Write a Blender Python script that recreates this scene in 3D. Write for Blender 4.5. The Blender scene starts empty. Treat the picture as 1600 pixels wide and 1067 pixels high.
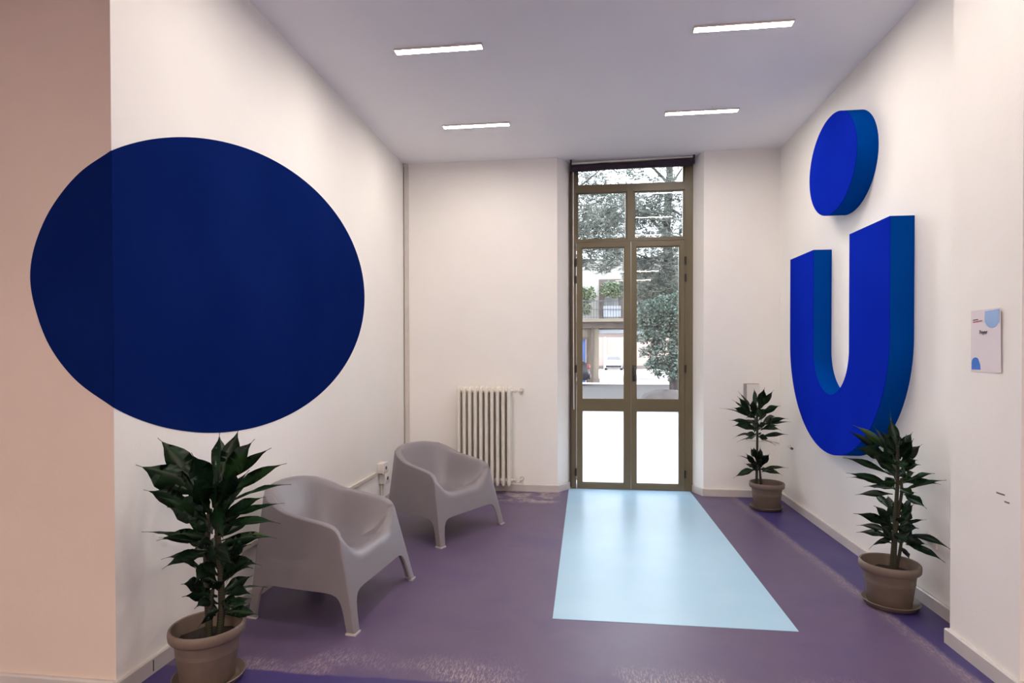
import bpy, bmesh, math, random
from mathutils import Vector, Matrix

PI = math.pi
scene = bpy.context.scene
COL = scene.collection

# ------------------------------------------------------------------ camera, sky, exposure
cam_data = bpy.data.cameras.new('camera')
cam = bpy.data.objects.new('camera', cam_data)
COL.objects.link(cam)
scene.camera = cam
F_PIX, CY = 922.73, 567.43
YAW, PITCH, ROLL = 0.12350, -0.01098, -0.00198
cam_data.sensor_fit = 'HORIZONTAL'
cam_data.sensor_width = 36.0
cam_data.lens = F_PIX / 1600 * 36.0
cam_data.shift_y = (CY - 533.5) / 1600
cam_data.clip_start, cam_data.clip_end = 0.05, 400
_f = Vector((-math.sin(YAW)*math.cos(PITCH), math.cos(YAW)*math.cos(PITCH), math.sin(PITCH)))
_r = Vector((math.cos(YAW), math.sin(YAW), 0))
_u = _r.cross(_f)
_r2 = math.cos(ROLL)*_r + math.sin(ROLL)*_u
_u2 = -math.sin(ROLL)*_r + math.cos(ROLL)*_u
m = Matrix((_r2, _u2, -_f)).transposed().to_4x4()
m.translation = Vector((0, 0, 1.33))
cam.matrix_world = m

LAMP_POWER = 132.0        # radiance of the LED diffusers in the alcove
HALL_FILL_POWER = 290.0        # unseen hall strips added as fill, stronger and warmer
SKY = 10.0
world = bpy.data.worlds.new('overcast_sky')
scene.world = world
world.use_nodes = True
_bg = world.node_tree.nodes['Background']
_bg.inputs[0].default_value = (0.84, 0.90, 1.0, 1)
_bg.inputs[1].default_value = SKY
scene.view_settings.view_transform = 'Standard'
scene.view_settings.look = 'None'
scene.view_settings.gamma = 1
scene.view_settings.exposure = 0.10
scene.view_settings.use_curve_mapping = False
scene.cycles.use_denoising = True
scene.cycles.max_bounces = 10
scene.cycles.diffuse_bounces = 5
scene.cycles.transparent_max_bounces = 12
scene.cycles.sample_clamp_indirect = 6

# ------------------------------------------------------------------ materials
def lin(c):
    return tuple(((v/255)/12.92 if v/255 <= 0.04045 else ((v/255+0.055)/1.055)**2.4) for v in c) + (1,)

class Mat:
    """small helper around a node material"""
    def __init__(s, name, rough=0.5, base=(0.5, 0.5, 0.5, 1), metal=0.0, spec=0.5):
        s.m = bpy.data.materials.new(name); s.m.use_nodes = True
        s.t = s.m.node_tree; s.b = s.t.nodes['Principled BSDF']
        s.b.inputs['Base Color'].default_value = base
        s.b.inputs['Roughness'].default_value = rough
        s.b.inputs['Metallic'].default_value = metal
        s.b.inputs['Specular IOR Level'].default_value = spec
    def n(s, kind, **kw):
        nd = s.t.nodes.new(kind)
        for k, v in kw.items():
            if k in nd.inputs: nd.inputs[k].default_value = v
            else: setattr(nd, k, v)
        return nd
    def l(s, a, b): s.t.links.new(a, b)
    def pos(s):
        if not hasattr(s, '_p'): s._p = s.n('ShaderNodeNewGeometry')
        return s._p.outputs['Position']
    def obj(s):
        if not hasattr(s, '_o'): s._o = s.n('ShaderNodeTexCoord')
        return s._o.outputs['Object']
    def noise(s, scale, detail=3, rough=0.55, vec=None):
        nd = s.n('ShaderNodeTexNoise', Scale=scale, Detail=detail, Roughness=rough)
        s.l(vec or s.obj(), nd.inputs['Vector']); return nd.outputs['Fac']
    def ramp(s, fac, stops):
        r = s.n('ShaderNodeValToRGB'); e = r.color_ramp.elements
        while len(e) < len(stops): e.new(0.5)
        for i, (p, c) in enumerate(stops): e[i].position = p; e[i].color = c
        s.l(fac, r.inputs['Fac']); return r.outputs['Color']
    def mix(s, fac, a, b):
        nd = s.n('ShaderNodeMix', data_type='RGBA')
        for sock, v in ((nd.inputs[0], fac), (nd.inputs[6], a), (nd.inputs[7], b)):
            if isinstance(v, (int, float)): sock.default_value = v
            elif isinstance(v, tuple): sock.default_value = v
            else: s.l(v, sock)
        return nd.outputs[2]
    def math(s, op, a, b=0.0, c=0.0, clamp=False):
        nd = s.n('ShaderNodeMath', operation=op, use_clamp=clamp)
        for i, v in enumerate((a, b, c)):
            if isinstance(v, (int, float)): nd.inputs[i].default_value = v
            else: s.l(v, nd.inputs[i])
        return nd.outputs[0]
    def mapr(s, v, a, b, lo=0.0, hi=1.0):
        nd = s.n('ShaderNodeMapRange', interpolation_type='SMOOTHSTEP')
        s.l(v, nd.inputs[0])
        for i, x in enumerate((a, b, lo, hi)): nd.inputs[i+1].default_value = x
        return nd.outputs[0]
    def bump(s, h, strength, dist=0.01):
        nd = s.n('ShaderNodeBump', Strength=strength, Distance=dist)
        s.l(h, nd.inputs['Height']); s.l(nd.outputs[0], s.b.inputs['Normal'])
    def color(s, c): s.l(c, s.b.inputs['Base Color'])

def mottled(name, c1, c2, scale, rough, bump=0.0, bscale=None, spec=0.5, metal=0.0):
    M = Mat(name, rough, c1, metal, spec)
    M.color(M.ramp(M.noise(scale), [(0.35, c1), (0.68, c2)]))
    if bump: M.bump(M.noise(bscale or scale*8, 4), bump)
    return M.m

def plaster(name, c1, c2):
    M = Mat(name, 0.75, c1, 0, 0.25)
    M.color(M.ramp(M.noise(1.3, 4, vec=M.pos()), [(0.35, c1), (0.7, c2)]))
    a = M.noise(14, 5, vec=M.pos()); b = M.noise(160, 2, vec=M.pos())
    M.bump(M.math('ADD', a, M.math('MULTIPLY', b, 0.25)), 0.22, 0.006)
    return M.m

MAT = {}
MAT['wall'] = plaster('warm_white_plaster', (0.90, 0.885, 0.845, 1), (0.87, 0.85, 0.81, 1))
MAT['wall_hall'] = plaster('pinkish_hall_plaster', (0.72, 0.61, 0.535, 1), (0.68, 0.575, 0.50, 1))
MAT['ceiling'] = plaster('white_ceiling_paint', (0.90, 0.885, 0.91, 1), (0.875, 0.86, 0.885, 1))
MAT['baseboard'] = mottled('grey_white_baseboard_paint', (0.55, 0.52, 0.50, 1), (0.60, 0.57, 0.55, 1), 6, 0.4)
MAT['navy'] = plaster('navy_mural_paint', (0.0034, 0.0130, 0.100, 1), (0.0050, 0.0165, 0.118, 1))
MAT['navy'].node_tree.nodes['Principled BSDF'].inputs['Specular IOR Level'].default_value = 0.0

# purple resin floor with scuffs, a deeper strip along the right wall and a deeper strip across the front
M = Mat('worn_purple_resin', 0.38, (0.1, 0.07, 0.13, 1), 0, 0.4)
sep = M.n('ShaderNodeSeparateXYZ'); M.l(M.pos(), sep.inputs[0])
px, py = sep.outputs[0], sep.outputs[1]
nA, nB = M.noise(1.6, 5, 0.6, M.pos()), M.noise(7, 6, 0.65, M.pos())
base = M.ramp(nA, [(0.3, (0.088, 0.061, 0.132, 1)), (0.5, (0.113, 0.080, 0.150, 1)), (0.72, (0.094, 0.066, 0.158, 1))])
base = M.mix(M.mapr(nB, 0.5, 0.8, 0, 0.35), base, (0.130, 0.096, 0.135, 1))
wob = M.math('MULTIPLY', M.math('SUBTRACT', nB, 0.5), 0.05)
edge = M.math('ADD', M.math('ADD', px, M.math('MULTIPLY', py, 0.06)), wob)      # strip beside the right wall
mk_r = M.mapr(edge, 1.735, 1.755)
edge2 = M.math('ADD', py, wob)
mk_f = M.mapr(edge2, 2.35, 2.335)
deep = M.math('MAXIMUM', mk_r, mk_f)
# pale scratches: stretched fine noise, kept to the worn zones
vt = M.n('ShaderNodeMapping'); vt.inputs['Scale'].default_value = (60, 9, 1); vt.inputs['Rotation'].default_value = (0, 0, 0.35)
M.l(M.pos(), vt.inputs[0])
scr = M.mapr(M.noise(2.2, 6, 0.75, vt.outputs[0]), 0.50, 0.60)
vt2 = M.n('ShaderNodeMapping'); vt2.inputs['Scale'].default_value = (55, 14, 1); vt2.inputs['Rotation'].default_value = (0, 0, -0.5)
M.l(M.pos(), vt2.inputs[0])
scr2 = M.mapr(M.noise(2.5, 6, 0.75, vt2.outputs[0]), 0.52, 0.61)
scr = M.math('MAXIMUM', scr, scr2)
z_front = M.math('MULTIPLY', M.mapr(edge2, 2.335, 2.36), M.mapr(edge2, 2.62, 2.42))
z_front = M.math('MULTIPLY', z_front, M.mapr(M.noise(2.3, 3, 0.5, M.pos()), 0.40, 0.58))
z_left = M.math('MULTIPLY', M.math('MULTIPLY', M.mapr(px, -0.95, -0.75), M.mapr(px, -0.2, -0.32)), M.mapr(py, 5.30, 5.42))
z_strip = M.math('MULTIPLY', M.mapr(edge, 1.66, 1.73), M.mapr(edge, 1.775, 1.745))
scuff = M.math('MULTIPLY', scr, M.math('MAXIMUM', z_front, M.math('MULTIPLY', z_strip, 0.6)))
scuff = M.math('MAXIMUM', scuff, M.math('MULTIPLY', z_left, M.mapr(nB, 0.42, 0.6)))
col = M.mix(deep, base, (0.046, 0.032, 0.142, 1))
col = M.mix(M.math('MULTIPLY', z_strip, 0.35), col, (0.17, 0.135, 0.19, 1))
col = M.mix(M.math('MULTIPLY', scuff, 0.85), col, (0.36, 0.30, 0.31, 1))
M.color(col)
M.l(M.math('ADD', 0.30, M.math('MULTIPLY', nA, 0.25)), M.b.inputs['Roughness'])
M.bump(nB, 0.06, 0.004)
MAT['floor'] = M.m

MAT['sky_vinyl'] = mottled('light_blue_floor_paint', (0.37, 0.60, 0.77, 1), (0.40, 0.63, 0.79, 1), 3, 0.32)
MAT['letter_front'] = mottled('royal_blue_satin_face', (0.0040, 0.018, 0.36, 1), (0.0050, 0.022, 0.40, 1), 2, 0.6, spec=0.0)
MAT['letter_side'] = mottled('deep_blue_edge_paint', (0.0, 0.052, 0.30, 1), (0.001, 0.060, 0.33, 1), 2, 0.6, spec=0.0)  # the different light on the letter's sides is put into this blue
MAT['chair'] = mottled('grey_moulded_plastic', (0.215, 0.196, 0.215, 1), (0.226, 0.206, 0.225, 1), 5, 0.42, 0.05, 300)
MAT['pad'] = mottled('light_grey_pad_plastic', (0.45, 0.42, 0.42, 1), (0.5, 0.47, 0.46, 1), 20, 0.5)
MAT['radiator'] = mottled('ivory_radiator_enamel', (0.78, 0.74, 0.66, 1), (0.82, 0.78, 0.70, 1), 4, 0.3)
MAT['brass'] = mottled('painted_valve_metal', (0.62, 0.58, 0.52, 1), (0.7, 0.66, 0.6, 1), 20, 0.3)
MAT['alu'] = mottled('olive_bronze_aluminium', (0.128, 0.106, 0.058, 1), (0.142, 0.118, 0.066, 1), 3, 0.32, spec=0.5)
MAT['black'] = mottled('black_plastic', (0.012, 0.011, 0.012, 1), (0.02, 0.018, 0.02, 1), 12, 0.4)
MAT['blind'] = mottled('dark_aubergine_blind_cloth', (0.018, 0.010, 0.022, 1), (0.03, 0.018, 0.034, 1), 40, 0.8, 0.3, 200)
MAT['white'] = mottled('white_plastic', (0.74, 0.71, 0.67, 1), (0.78, 0.75, 0.71, 1), 10, 0.4)
MAT['pvc'] = mottled('cream_cable_duct_plastic', (0.62, 0.58, 0.53, 1), (0.66, 0.62, 0.57, 1), 10, 0.45)
MAT['pot'] = mottled('taupe_plastic_pot', (0.150, 0.112, 0.088, 1), (0.168, 0.126, 0.100, 1), 9, 0.5, 0.1, 60)
MAT['soil'] = mottled('dark_potting_soil', (0.012, 0.008, 0.006, 1), (0.035, 0.024, 0.017, 1), 60, 0.95, 0.9, 90)
MAT['box_grey'] = mottled('grey_box_edge_plastic', (0.30, 0.28, 0.27, 1), (0.34, 0.32, 0.31, 1), 10, 0.5)  # shade along the white box's edges put into a grey tone
MAT['paper'] = mottled('white_notice_paper', (0.74, 0.68, 0.71, 1), (0.76, 0.70, 0.73, 1), 5, 0.7)
MAT['print_light'] = mottled('light_blue_print', (0.28, 0.44, 0.74, 1), (0.32, 0.48, 0.76, 1), 20, 0.6)
MAT['print_blue'] = mottled('mid_blue_print', (0.025, 0.15, 0.60, 1), (0.035, 0.17, 0.62, 1), 20, 0.6)
MAT['ink'] = mottled('dark_ink', (0.02, 0.02, 0.05, 1), (0.03, 0.03, 0.06, 1), 20, 0.6)
MAT['ink_red'] = mottled('red_ink', (0.42, 0.05, 0.06, 1), (0.46, 0.06, 0.07, 1), 20, 0.6)
MAT['hatch'] = plaster('patched_ceiling_paint', (0.68, 0.70, 0.74, 1), (0.65, 0.67, 0.71, 1))

def leaf_material():
    M = Mat('dark_green_dracaena_leaf', 0.38, (0.01, 0.03, 0.012, 1), 0, 0.28)
    M.color(M.ramp(M.noise(5, 4), [(0.30, (0.003, 0.010, 0.005, 1)), (0.55, (0.006, 0.024, 0.008, 1)), (0.8, (0.018, 0.060, 0.011, 1))]))
    return M.m
MAT['leaf'] = leaf_material()
MAT['leaf_pale'] = mottled('yellow_green_dracaena_leaf', (0.016, 0.055, 0.009, 1), (0.024, 0.070, 0.012, 1), 6, 0.35)
M = Mat('ringed_cane_bark', 0.7, (0.06, 0.05, 0.025, 1))
wv = M.n('ShaderNodeTexWave', wave_type='BANDS', bands_direction='Z', Scale=28, Distortion=2.0); M.l(M.obj(), wv.inputs['Vector'])
M.color(M.ramp(wv.outputs['Fac'], [(0.2, (0.014, 0.013, 0.007, 1)), (0.7, (0.034, 0.034, 0.014, 1))]))
MAT['cane'] = M.m

def emission(name, c, k):
    m = bpy.data.materials.new(name); m.use_nodes = True; t = m.node_tree
    t.nodes.remove(t.nodes['Principled BSDF'])
    e = t.nodes.new('ShaderNodeEmission'); e.inputs[0].default_value = c; e.inputs[1].default_value = k
    t.links.new(e.outputs[0], t.nodes['Material Output'].inputs[0]); return m
MAT['led'] = emission('led_diffuser_light', (1.0, 0.89, 0.80, 1), LAMP_POWER)
MAT['led_hall'] = emission('led_diffuser_light_hall', (1.0, 0.84, 0.71, 1), HALL_FILL_POWER)

def glass(name, tint):
    m = bpy.data.materials.new(name); m.use_nodes = True; t = m.node_tree
    t.nodes.remove(t.nodes['Principled BSDF'])
    tr = t.nodes.new('ShaderNodeBsdfTransparent'); tr.inputs[0].default_value = tint
    gl = t.nodes.new('ShaderNodeBsdfGlossy'); gl.inputs['Roughness'].default_value = 0.02
    fr = t.nodes.new('ShaderNodeFresnel'); fr.inputs[0].default_value = 1.45
    mx = t.nodes.new('ShaderNodeMixShader')
    t.links.new(fr.outputs[0], mx.inputs[0]); t.links.new(tr.outputs[0], mx.inputs[1]); t.links.new(gl.outputs[0], mx.inputs[2])
    t.links.new(mx.outputs[0], t.nodes['Material Output'].inputs[0]); return m
MAT['glass'] = glass('clear_window_glass', (0.97, 0.98, 0.97, 1))
def frosted():
    m = bpy.data.materials.new('white_frosted_film_glass'); m.use_nodes = True; t = m.node_tree
    p = t.nodes['Principled BSDF']; p.inputs['Base Color'].default_value = (0.9, 0.9, 0.9, 1); p.inputs['Roughness'].default_value = 0.3
    tl = t.nodes.new('ShaderNodeBsdfTranslucent'); tl.inputs[0].default_value = (0.93, 0.95, 0.97, 1)
    mx = t.nodes.new('ShaderNodeMixShader'); mx.inputs[0].default_value = 0.85
    t.links.new(p.outputs[0], mx.inputs[1]); t.links.new(tl.outputs[0], mx.inputs[2])
    t.links.new(mx.outputs[0], t.nodes['Material Output'].inputs[0]); return m
MAT['frosted'] = frosted()
# outdoors
MAT['yard'] = mottled('pale_courtyard_paving', (0.40, 0.37, 0.37, 1), (0.50, 0.47, 0.46, 1), 0.35, 0.8)
MAT['asphalt'] = mottled('worn_grey_pink_asphalt', (0.0064, 0.0053, 0.0055, 1), (0.0126, 0.0105, 0.0109, 1), 1.4, 0.9)
MAT['render'] = mottled('ochre_render', (0.1051, 0.0854, 0.0645, 1), (0.1402, 0.1156, 0.0876, 1), 0.8, 0.85)
MAT['render_pale'] = mottled('pale_rose_render', (0.2104, 0.1613, 0.1402, 1), (0.2385, 0.1823, 0.1613, 1), 0.5, 0.85)
MAT['render_white'] = mottled('off_white_render', (0.2104, 0.2034, 0.1823, 1), (0.2804, 0.2734, 0.2525, 1), 0.6, 0.85)
MAT['window_pale'] = mottled('pale_curtained_glass', (0.0842, 0.0911, 0.0911, 1), (0.1683, 0.1753, 0.1753, 1), 0.8, 0.3)
MAT['concrete'] = mottled('grey_brown_concrete', (0.0702, 0.0597, 0.0526, 1), (0.1051, 0.0876, 0.0772, 1), 1.5, 0.85)
MAT['shutter'] = mottled('brown_shutter_wood', (0.0386, 0.0252, 0.0197, 1), (0.0526, 0.0351, 0.0281, 1), 3, 0.6)
MAT['blue_door'] = mottled('blue_gate_paint', (0.0211, 0.0632, 0.1964, 1), (0.0281, 0.0772, 0.2244, 1), 2, 0.5)
MAT['iron'] = mottled('dark_railing_iron', (0.0211, 0.0211, 0.0281, 1), (0.0351, 0.0351, 0.0421, 1), 8, 0.5)
MAT['pale_panel'] = mottled('pale_blue_balcony_sheet', (0.2104, 0.2244, 0.2525, 1), (0.2385, 0.2525, 0.2804, 1), 2, 0.7)
MAT['car_dark'] = mottled('dark_blue_car_paint', (0.0057, 0.0062, 0.0097, 1), (0.0076, 0.0084, 0.0127, 1), 2, 0.2)
MAT['car_white'] = mottled('white_car_paint', (0.68, 0.68, 0.70, 1), (0.72, 0.72, 0.74, 1), 2, 0.2)
MAT['car_glass'] = mottled('tinted_car_glass', (0.0211, 0.0246, 0.0281, 1), (0.0281, 0.0316, 0.0351, 1), 2, 0.08)
MAT['tyre'] = mottled('tyre_rubber', (0.0084, 0.0084, 0.0084, 1), (0.0127, 0.0127, 0.0127, 1), 10, 0.8)
MAT['rim'] = mottled('alloy_wheel_metal', (0.3155, 0.3155, 0.3225, 1), (0.3506, 0.3506, 0.3576, 1), 10, 0.3, metal=0.6)
MAT['tail'] = mottled('red_tail_lamp_lens', (0.10, 0.006, 0.008, 1), (0.14, 0.008, 0.010, 1), 10, 0.25)
MAT['bark'] = mottled('grey_pine_bark', (0.0316, 0.0252, 0.0238, 1), (0.0597, 0.0478, 0.0435, 1), 5, 0.9, 0.6, 20)
MAT['needles'] = mottled('grey_green_pine_needles', (0.0421, 0.0505, 0.0408, 1), (0.1121, 0.1191, 0.0981, 1), 1.2, 0.7)
MAT['ivy'] = mottled('teal_green_ivy_leaves', (0.0154, 0.0351, 0.0281, 1), (0.0772, 0.1121, 0.0911, 1), 1.6, 0.5)
MAT['hedge'] = mottled('light_green_garden_leaves', (0.0702, 0.0981, 0.0491, 1), (0.1191, 0.1472, 0.0842, 1), 1.0, 0.7)
MAT['mound'] = mottled('earth_and_stone', (0.0211, 0.0175, 0.0168, 1), (0.0456, 0.0365, 0.0351, 1), 2.5, 0.95, 0.8, 8)

# ------------------------------------------------------------------ geometry helpers
def link(name, me, mat, parent=None, loc=None, smooth=False, sharp=None):
    for m_ in (mat if isinstance(mat, (list, tuple)) else [mat]):
        me.materials.append(m_)
    if smooth:
        for p in me.polygons: p.use_smooth = True
        if sharp: me.set_sharp_from_angle(angle=math.radians(sharp))
    o = bpy.data.objects.new(name, me); COL.objects.link(o)
    if parent: o.parent = parent
    if loc: o.location = loc
    return o
def mesh_of(bm, name):
    bmesh.ops.recalc_face_normals(bm, faces=bm.faces)
    me = bpy.data.meshes.new(name); bm.to_mesh(me); bm.free(); return me
def obj(name, bm, mat, parent=None, loc=None, smooth=False, sharp=None):
    return link(name, mesh_of(bm, name), mat, parent, loc, smooth, sharp)
def BM(): return bmesh.new()
def box(bm, a, b, bev=0.0, seg=2):
    vs = [bm.verts.new((x, y, z)) for x in (a[0], b[0]) for y in (a[1], b[1]) for z in (a[2], b[2])]
    fs = [(0,1,3,2), (4,6,7,5), (0,4,5,1), (2,3,7,6), (0,2,6,4), (1,5,7,3)]
    faces = [bm.faces.new([vs[i] for i in f]) for f in fs]
    if bev:
        es = {e for f in faces for e in f.edges}
        bmesh.ops.bevel(bm, geom=list(es), offset=bev, segments=seg, profile=0.5, affect='EDGES')
    return bm
def prism(bm, poly, z0, z1):
    lo = [bm.verts.new((p[0], p[1], z0)) for p in poly]; hi = [bm.verts.new((p[0], p[1], z1)) for p in poly]
    n = len(poly)
    bm.faces.new(lo[::-1]); bm.faces.new(hi)
    for i in range(n): bm.faces.new((lo[i], lo[(i+1) % n], hi[(i+1) % n], hi[i]))
    return bm
def extrude_poly(bm, pts_a, pts_b):
    """solid between two matching outlines (3-D points)"""
    a = [bm.verts.new(p) for p in pts_a]; b = [bm.verts.new(p) for p in pts_b]; n = len(a)
    bm.faces.new(a); bm.faces.new(b[::-1])
    for i in range(n): bm.faces.new((a[i], b[i], b[(i+1) % n], a[(i+1) % n]))
    return bm
def tube(bm, pts, radii, n=10, caps=True):
    pts = [Vector(p) for p in pts]
    if isinstance(radii, (int, float)): radii = [radii]*len(pts)
    rings = []; prev = None
    for i, p in enumerate(pts):
        d = (pts[min(i+1, len(pts)-1)] - pts[max(i-1, 0)]).normalized()
        s = prev if prev is not None else (Vector((0, 0, 1)) if abs(d.z) < 0.9 else Vector((1, 0, 0)))
        u = (s - d*s.dot(d)).normalized(); prev = u; v = d.cross(u)
        rings.append([bm.verts.new(p + radii[i]*(math.cos(t)*u + math.sin(t)*v)) for t in [2*PI*k/n for k in range(n)]])
    for a, b in zip(rings, rings[1:]):
        for k in range(n): bm.faces.new((a[k], a[(k+1) % n], b[(k+1) % n], b[k]))
    if caps: bm.faces.new(rings[0][::-1]); bm.faces.new(rings[-1])
    return bm
def lathe(bm, prof, n=40, c=(0, 0, 0)):
    rings = []
    for r, z in prof:
        if r < 1e-6: rings.append([bm.verts.new((c[0], c[1], c[2]+z))])
        else: rings.append([bm.verts.new((c[0]+r*math.cos(2*PI*k/n), c[1]+r*math.sin(2*PI*k/n), c[2]+z)) for k in range(n)])
    for a, b in zip(rings, rings[1:]):
        for k in range(n):
            k2 = (k+1) % n
            if len(a) == 1 and len(b) == 1: continue
            if len(a) == 1: bm.faces.new((a[0], b[k2], b[k]))
            elif len(b) == 1: bm.faces.new((a[k], a[k2], b[0]))
            else: bm.faces.new((a[k], a[k2], b[k2], b[k]))
    return bm
def tag(o, label=None, cat=None, group=None, kind=None):
    if label: o['label'] = label
    if cat: o['category'] = cat
    if group: o['group'] = group
    if kind: o['kind'] = kind
    return o
def thing(name, label, cat, loc=(0, 0, 0), rotz=0.0, group=None, kind=None):
    o = bpy.data.objects.new(name, None); COL.objects.link(o)
    o.empty_display_size = 0.1
    o.location = loc; o.rotation_euler = (0, 0, rotz)
    return tag(o, label, cat, group, kind)
def struct(name, bm, mat, label, cat, **kw):
    return tag(obj(name, bm, mat, **kw), label, cat, kind='structure')
def copy_tree(o, parent=None):
    c = o.copy(); COL.objects.link(c); c.parent = parent
    for ch in list(o.children): copy_tree(ch, c)
    return c
def hermite(keys, u):
    """smooth curve through (u, values...) keys"""
    i = 0
    while i < len(keys)-2 and u > keys[i+1][0]: i += 1
    k0, k1 = keys[i], keys[i+1]; h = k1[0]-k0[0]; t = max(0, min(1, (u-k0[0])/h)); out = []
    for j in range(1, len(k0)):
        def tan(a):
            p, q = keys[max(a-1, 0)], keys[min(a+1, len(keys)-1)]
            return (q[j]-p[j])/(q[0]-p[0])
        m0, m1 = tan(i)*h, tan(i+1)*h
        out.append((2*t**3-3*t**2+1)*k0[j] + (t**3-2*t**2+t)*m0 + (-2*t**3+3*t**2)*k1[j] + (t**3-t**2)*m1)
    return out
def smooth01(x):
    x = max(0.0, min(1.0, x)); return x*x*(3-2*x)
# ------------------------------------------------------------------ room shell
XL, XR, YB, YN, H = -1.819, 1.813, 5.802, 5.99, 3.275
YC = 2.085            # where the left wall ends and the hall wall begins
PX, PY0, PY1 = 1.669, 2.50, 2.94   # pier on the right
OUT = 6.20
struct('floor', box(BM(), (-6.3, -4.3, -0.12), (6.3, OUT, 0)), MAT['floor'], 'worn purple resin floor of the room', 'floor')
struct('ceiling', box(BM(), (-6.3, -4.3, H), (6.3, OUT, H+0.2)), MAT['ceiling'], 'flat lavender white ceiling with LED strips', 'ceiling')
struct('wall_left', prism(BM(), [(XL, YC), (XL, YB), (XL, OUT), (-2.12, OUT), (-2.12, YC+0.25)], 0, H), MAT['wall'],
       'white wall on the chair side carrying most of the navy ellipse', 'wall')
struct('wall_front_left', prism(BM(), [(XL, YC), (-2.12, YC+0.25), (-6.3, YC+0.25), (-6.3, YC)], 0, H), MAT['wall_hall'],
       'pinkish beige wall facing the viewer at the photo edge beside the navy ellipse', 'wall')
bm = BM()
prism(bm, [(XL, YB), (-0.272, YB), (-0.157, YN), (-0.157, OUT), (XL, OUT)], 0, H)
prism(bm, [(1.118, YB), (XR, YB), (XR, OUT), (1.050, OUT), (1.050, YN)], 0, H)
struct('wall_back', bm, MAT['wall'], 'white end wall with a splayed recess around the glazed door', 'wall')
struct('wall_right', box(BM(), (XR, PY1, 0), (XR+0.3, OUT, H)), MAT['wall'], 'white wall carrying the blue letter', 'wall')
struct('wall_front_right', box(BM(), (PX, PY0, 0), (6.3, PY1, H)), MAT['wall'], 'white projecting wall end carrying the paper notice', 'wall')
struct('wall_hall_back', box(BM(), (-6.3, -4.3, 0), (6.3, -4.0, H)), MAT['wall_hall'], 'far hall wall behind the viewpoint', 'wall')
struct('wall_hall_left', box(BM(), (-6.3, -4.0, 0), (-6.0, YC, H)), MAT['wall_hall'], 'hall wall far to the left of the alcove', 'wall')
struct('wall_hall_right', box(BM(), (6.0, -4.0, 0), (6.3, PY0, H)), MAT['wall_hall'], 'hall wall far to the right of the alcove', 'wall')

BT, BH = 0.016, 0.070
def board(name, label, path):
    """baseboard following a plan polyline; the board lies on its right-hand side"""
    bm = BM(); pts = [Vector((p[0], p[1], 0)) for p in path]
    offs = []
    for i, p in enumerate(pts):
        ds = []
        if i > 0: ds.append((p-pts[i-1]).normalized())
        if i < len(pts)-1: ds.append((pts[i+1]-p).normalized())
        ns = [Vector((d.y, -d.x, 0)) for d in ds]
        n = sum(ns, Vector())
        n = n / n.length_squared * len(ns) if len(ns) > 1 else ns[0]
        if len(ns) > 1: n = (ns[0]+ns[1]) * (1.0/(1+ns[0].dot(ns[1])))
        offs.append(n)
    prof = [(0, 0), (BT, 0), (BT, BH-0.006), (BT-0.005, BH), (0, BH)]
    rings = [[bm.verts.new((p.x+n.x*a, p.y+n.y*a, z)) for a, z in prof] for p, n in zip(pts, offs)]
    k = len(prof)
    for a, b in zip(rings, rings[1:]):
        for i in range(k): bm.faces.new((a[i], a[(i+1) % k], b[(i+1) % k], b[i]))
    bm.faces.new(rings[0]); bm.faces.new(rings[-1][::-1])
    return struct(name, bm, MAT['baseboard'], label, 'baseboard')
board('baseboard_left', 'grey white baseboard along the wall behind the armchairs', [(XL, YC-BT), (XL, YB)])
board('baseboard_back', 'grey white baseboard below the radiator turning into the door recess', [(XL+BT, YB), (-0.272, YB), (-0.162, YN-0.02)])
board('baseboard_back_right', 'grey white baseboard from the door recess to the far corner plant', [(1.055, YN-0.02), (1.118, YB), (XR-BT, YB)])
board('baseboard_right', 'grey white baseboard below the blue letter', [(XR, YB-BT), (XR, PY1+0.002)])
board('baseboard_front_right', 'grey white baseboard wrapping the wall end below the notice',
      [(XR-0.002, PY1), (PX, PY1), (PX, PY0), (6.0, PY0)])
board('baseboard_front_left', 'beige baseboard below the pinkish wall at the photo edge', [(-6.0, YC), (XL+0.001, YC)])

# thin black joint on the left baseboard
tag(obj('baseboard_joint', box(BM(), (XL+BT, 2.262, 0.012), (XL+BT+0.0015, 2.266, 0.058)), MAT['black']),
    'short dark vertical joint mark on the baseboard left of the front plant', 'joint', kind='structure')

# ceiling patch beside the front right lamp
tag(obj('ceiling_hatch', prism(BM(), [(1.25, 3.40), (1.66, 3.40), (1.66, 2.6), (1.25, 2.6)], H-0.003, H+0.01), MAT['hatch']),
    'slightly bluish access panel in the ceiling beside the front lamp on the letter side', 'access panel', kind='structure')

# ------------------------------------------------------------------ navy ellipse painted round the corner
mural = thing('painted_ellipse', 'huge navy blue ellipse painted across the wall corner above the front plant', 'mural', (XL, 3.2, 0.9))
cy, cz, ra, rb, th = 3.2232, 1.7160, 1.5000, 0.7647, math.atan2(0.09873, 0.99511)
pts = []
for k in range(720):
    t = 2*PI*k/720; u, v = ra*math.cos(t), rb*math.sin(t)
    y, z = cy + u*math.cos(th) - v*math.sin(th), cz + u*math.sin(th) + v*math.cos(th)
    pts.append((y, z))
side = [p for p in pts if p[0] > YC]
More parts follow.
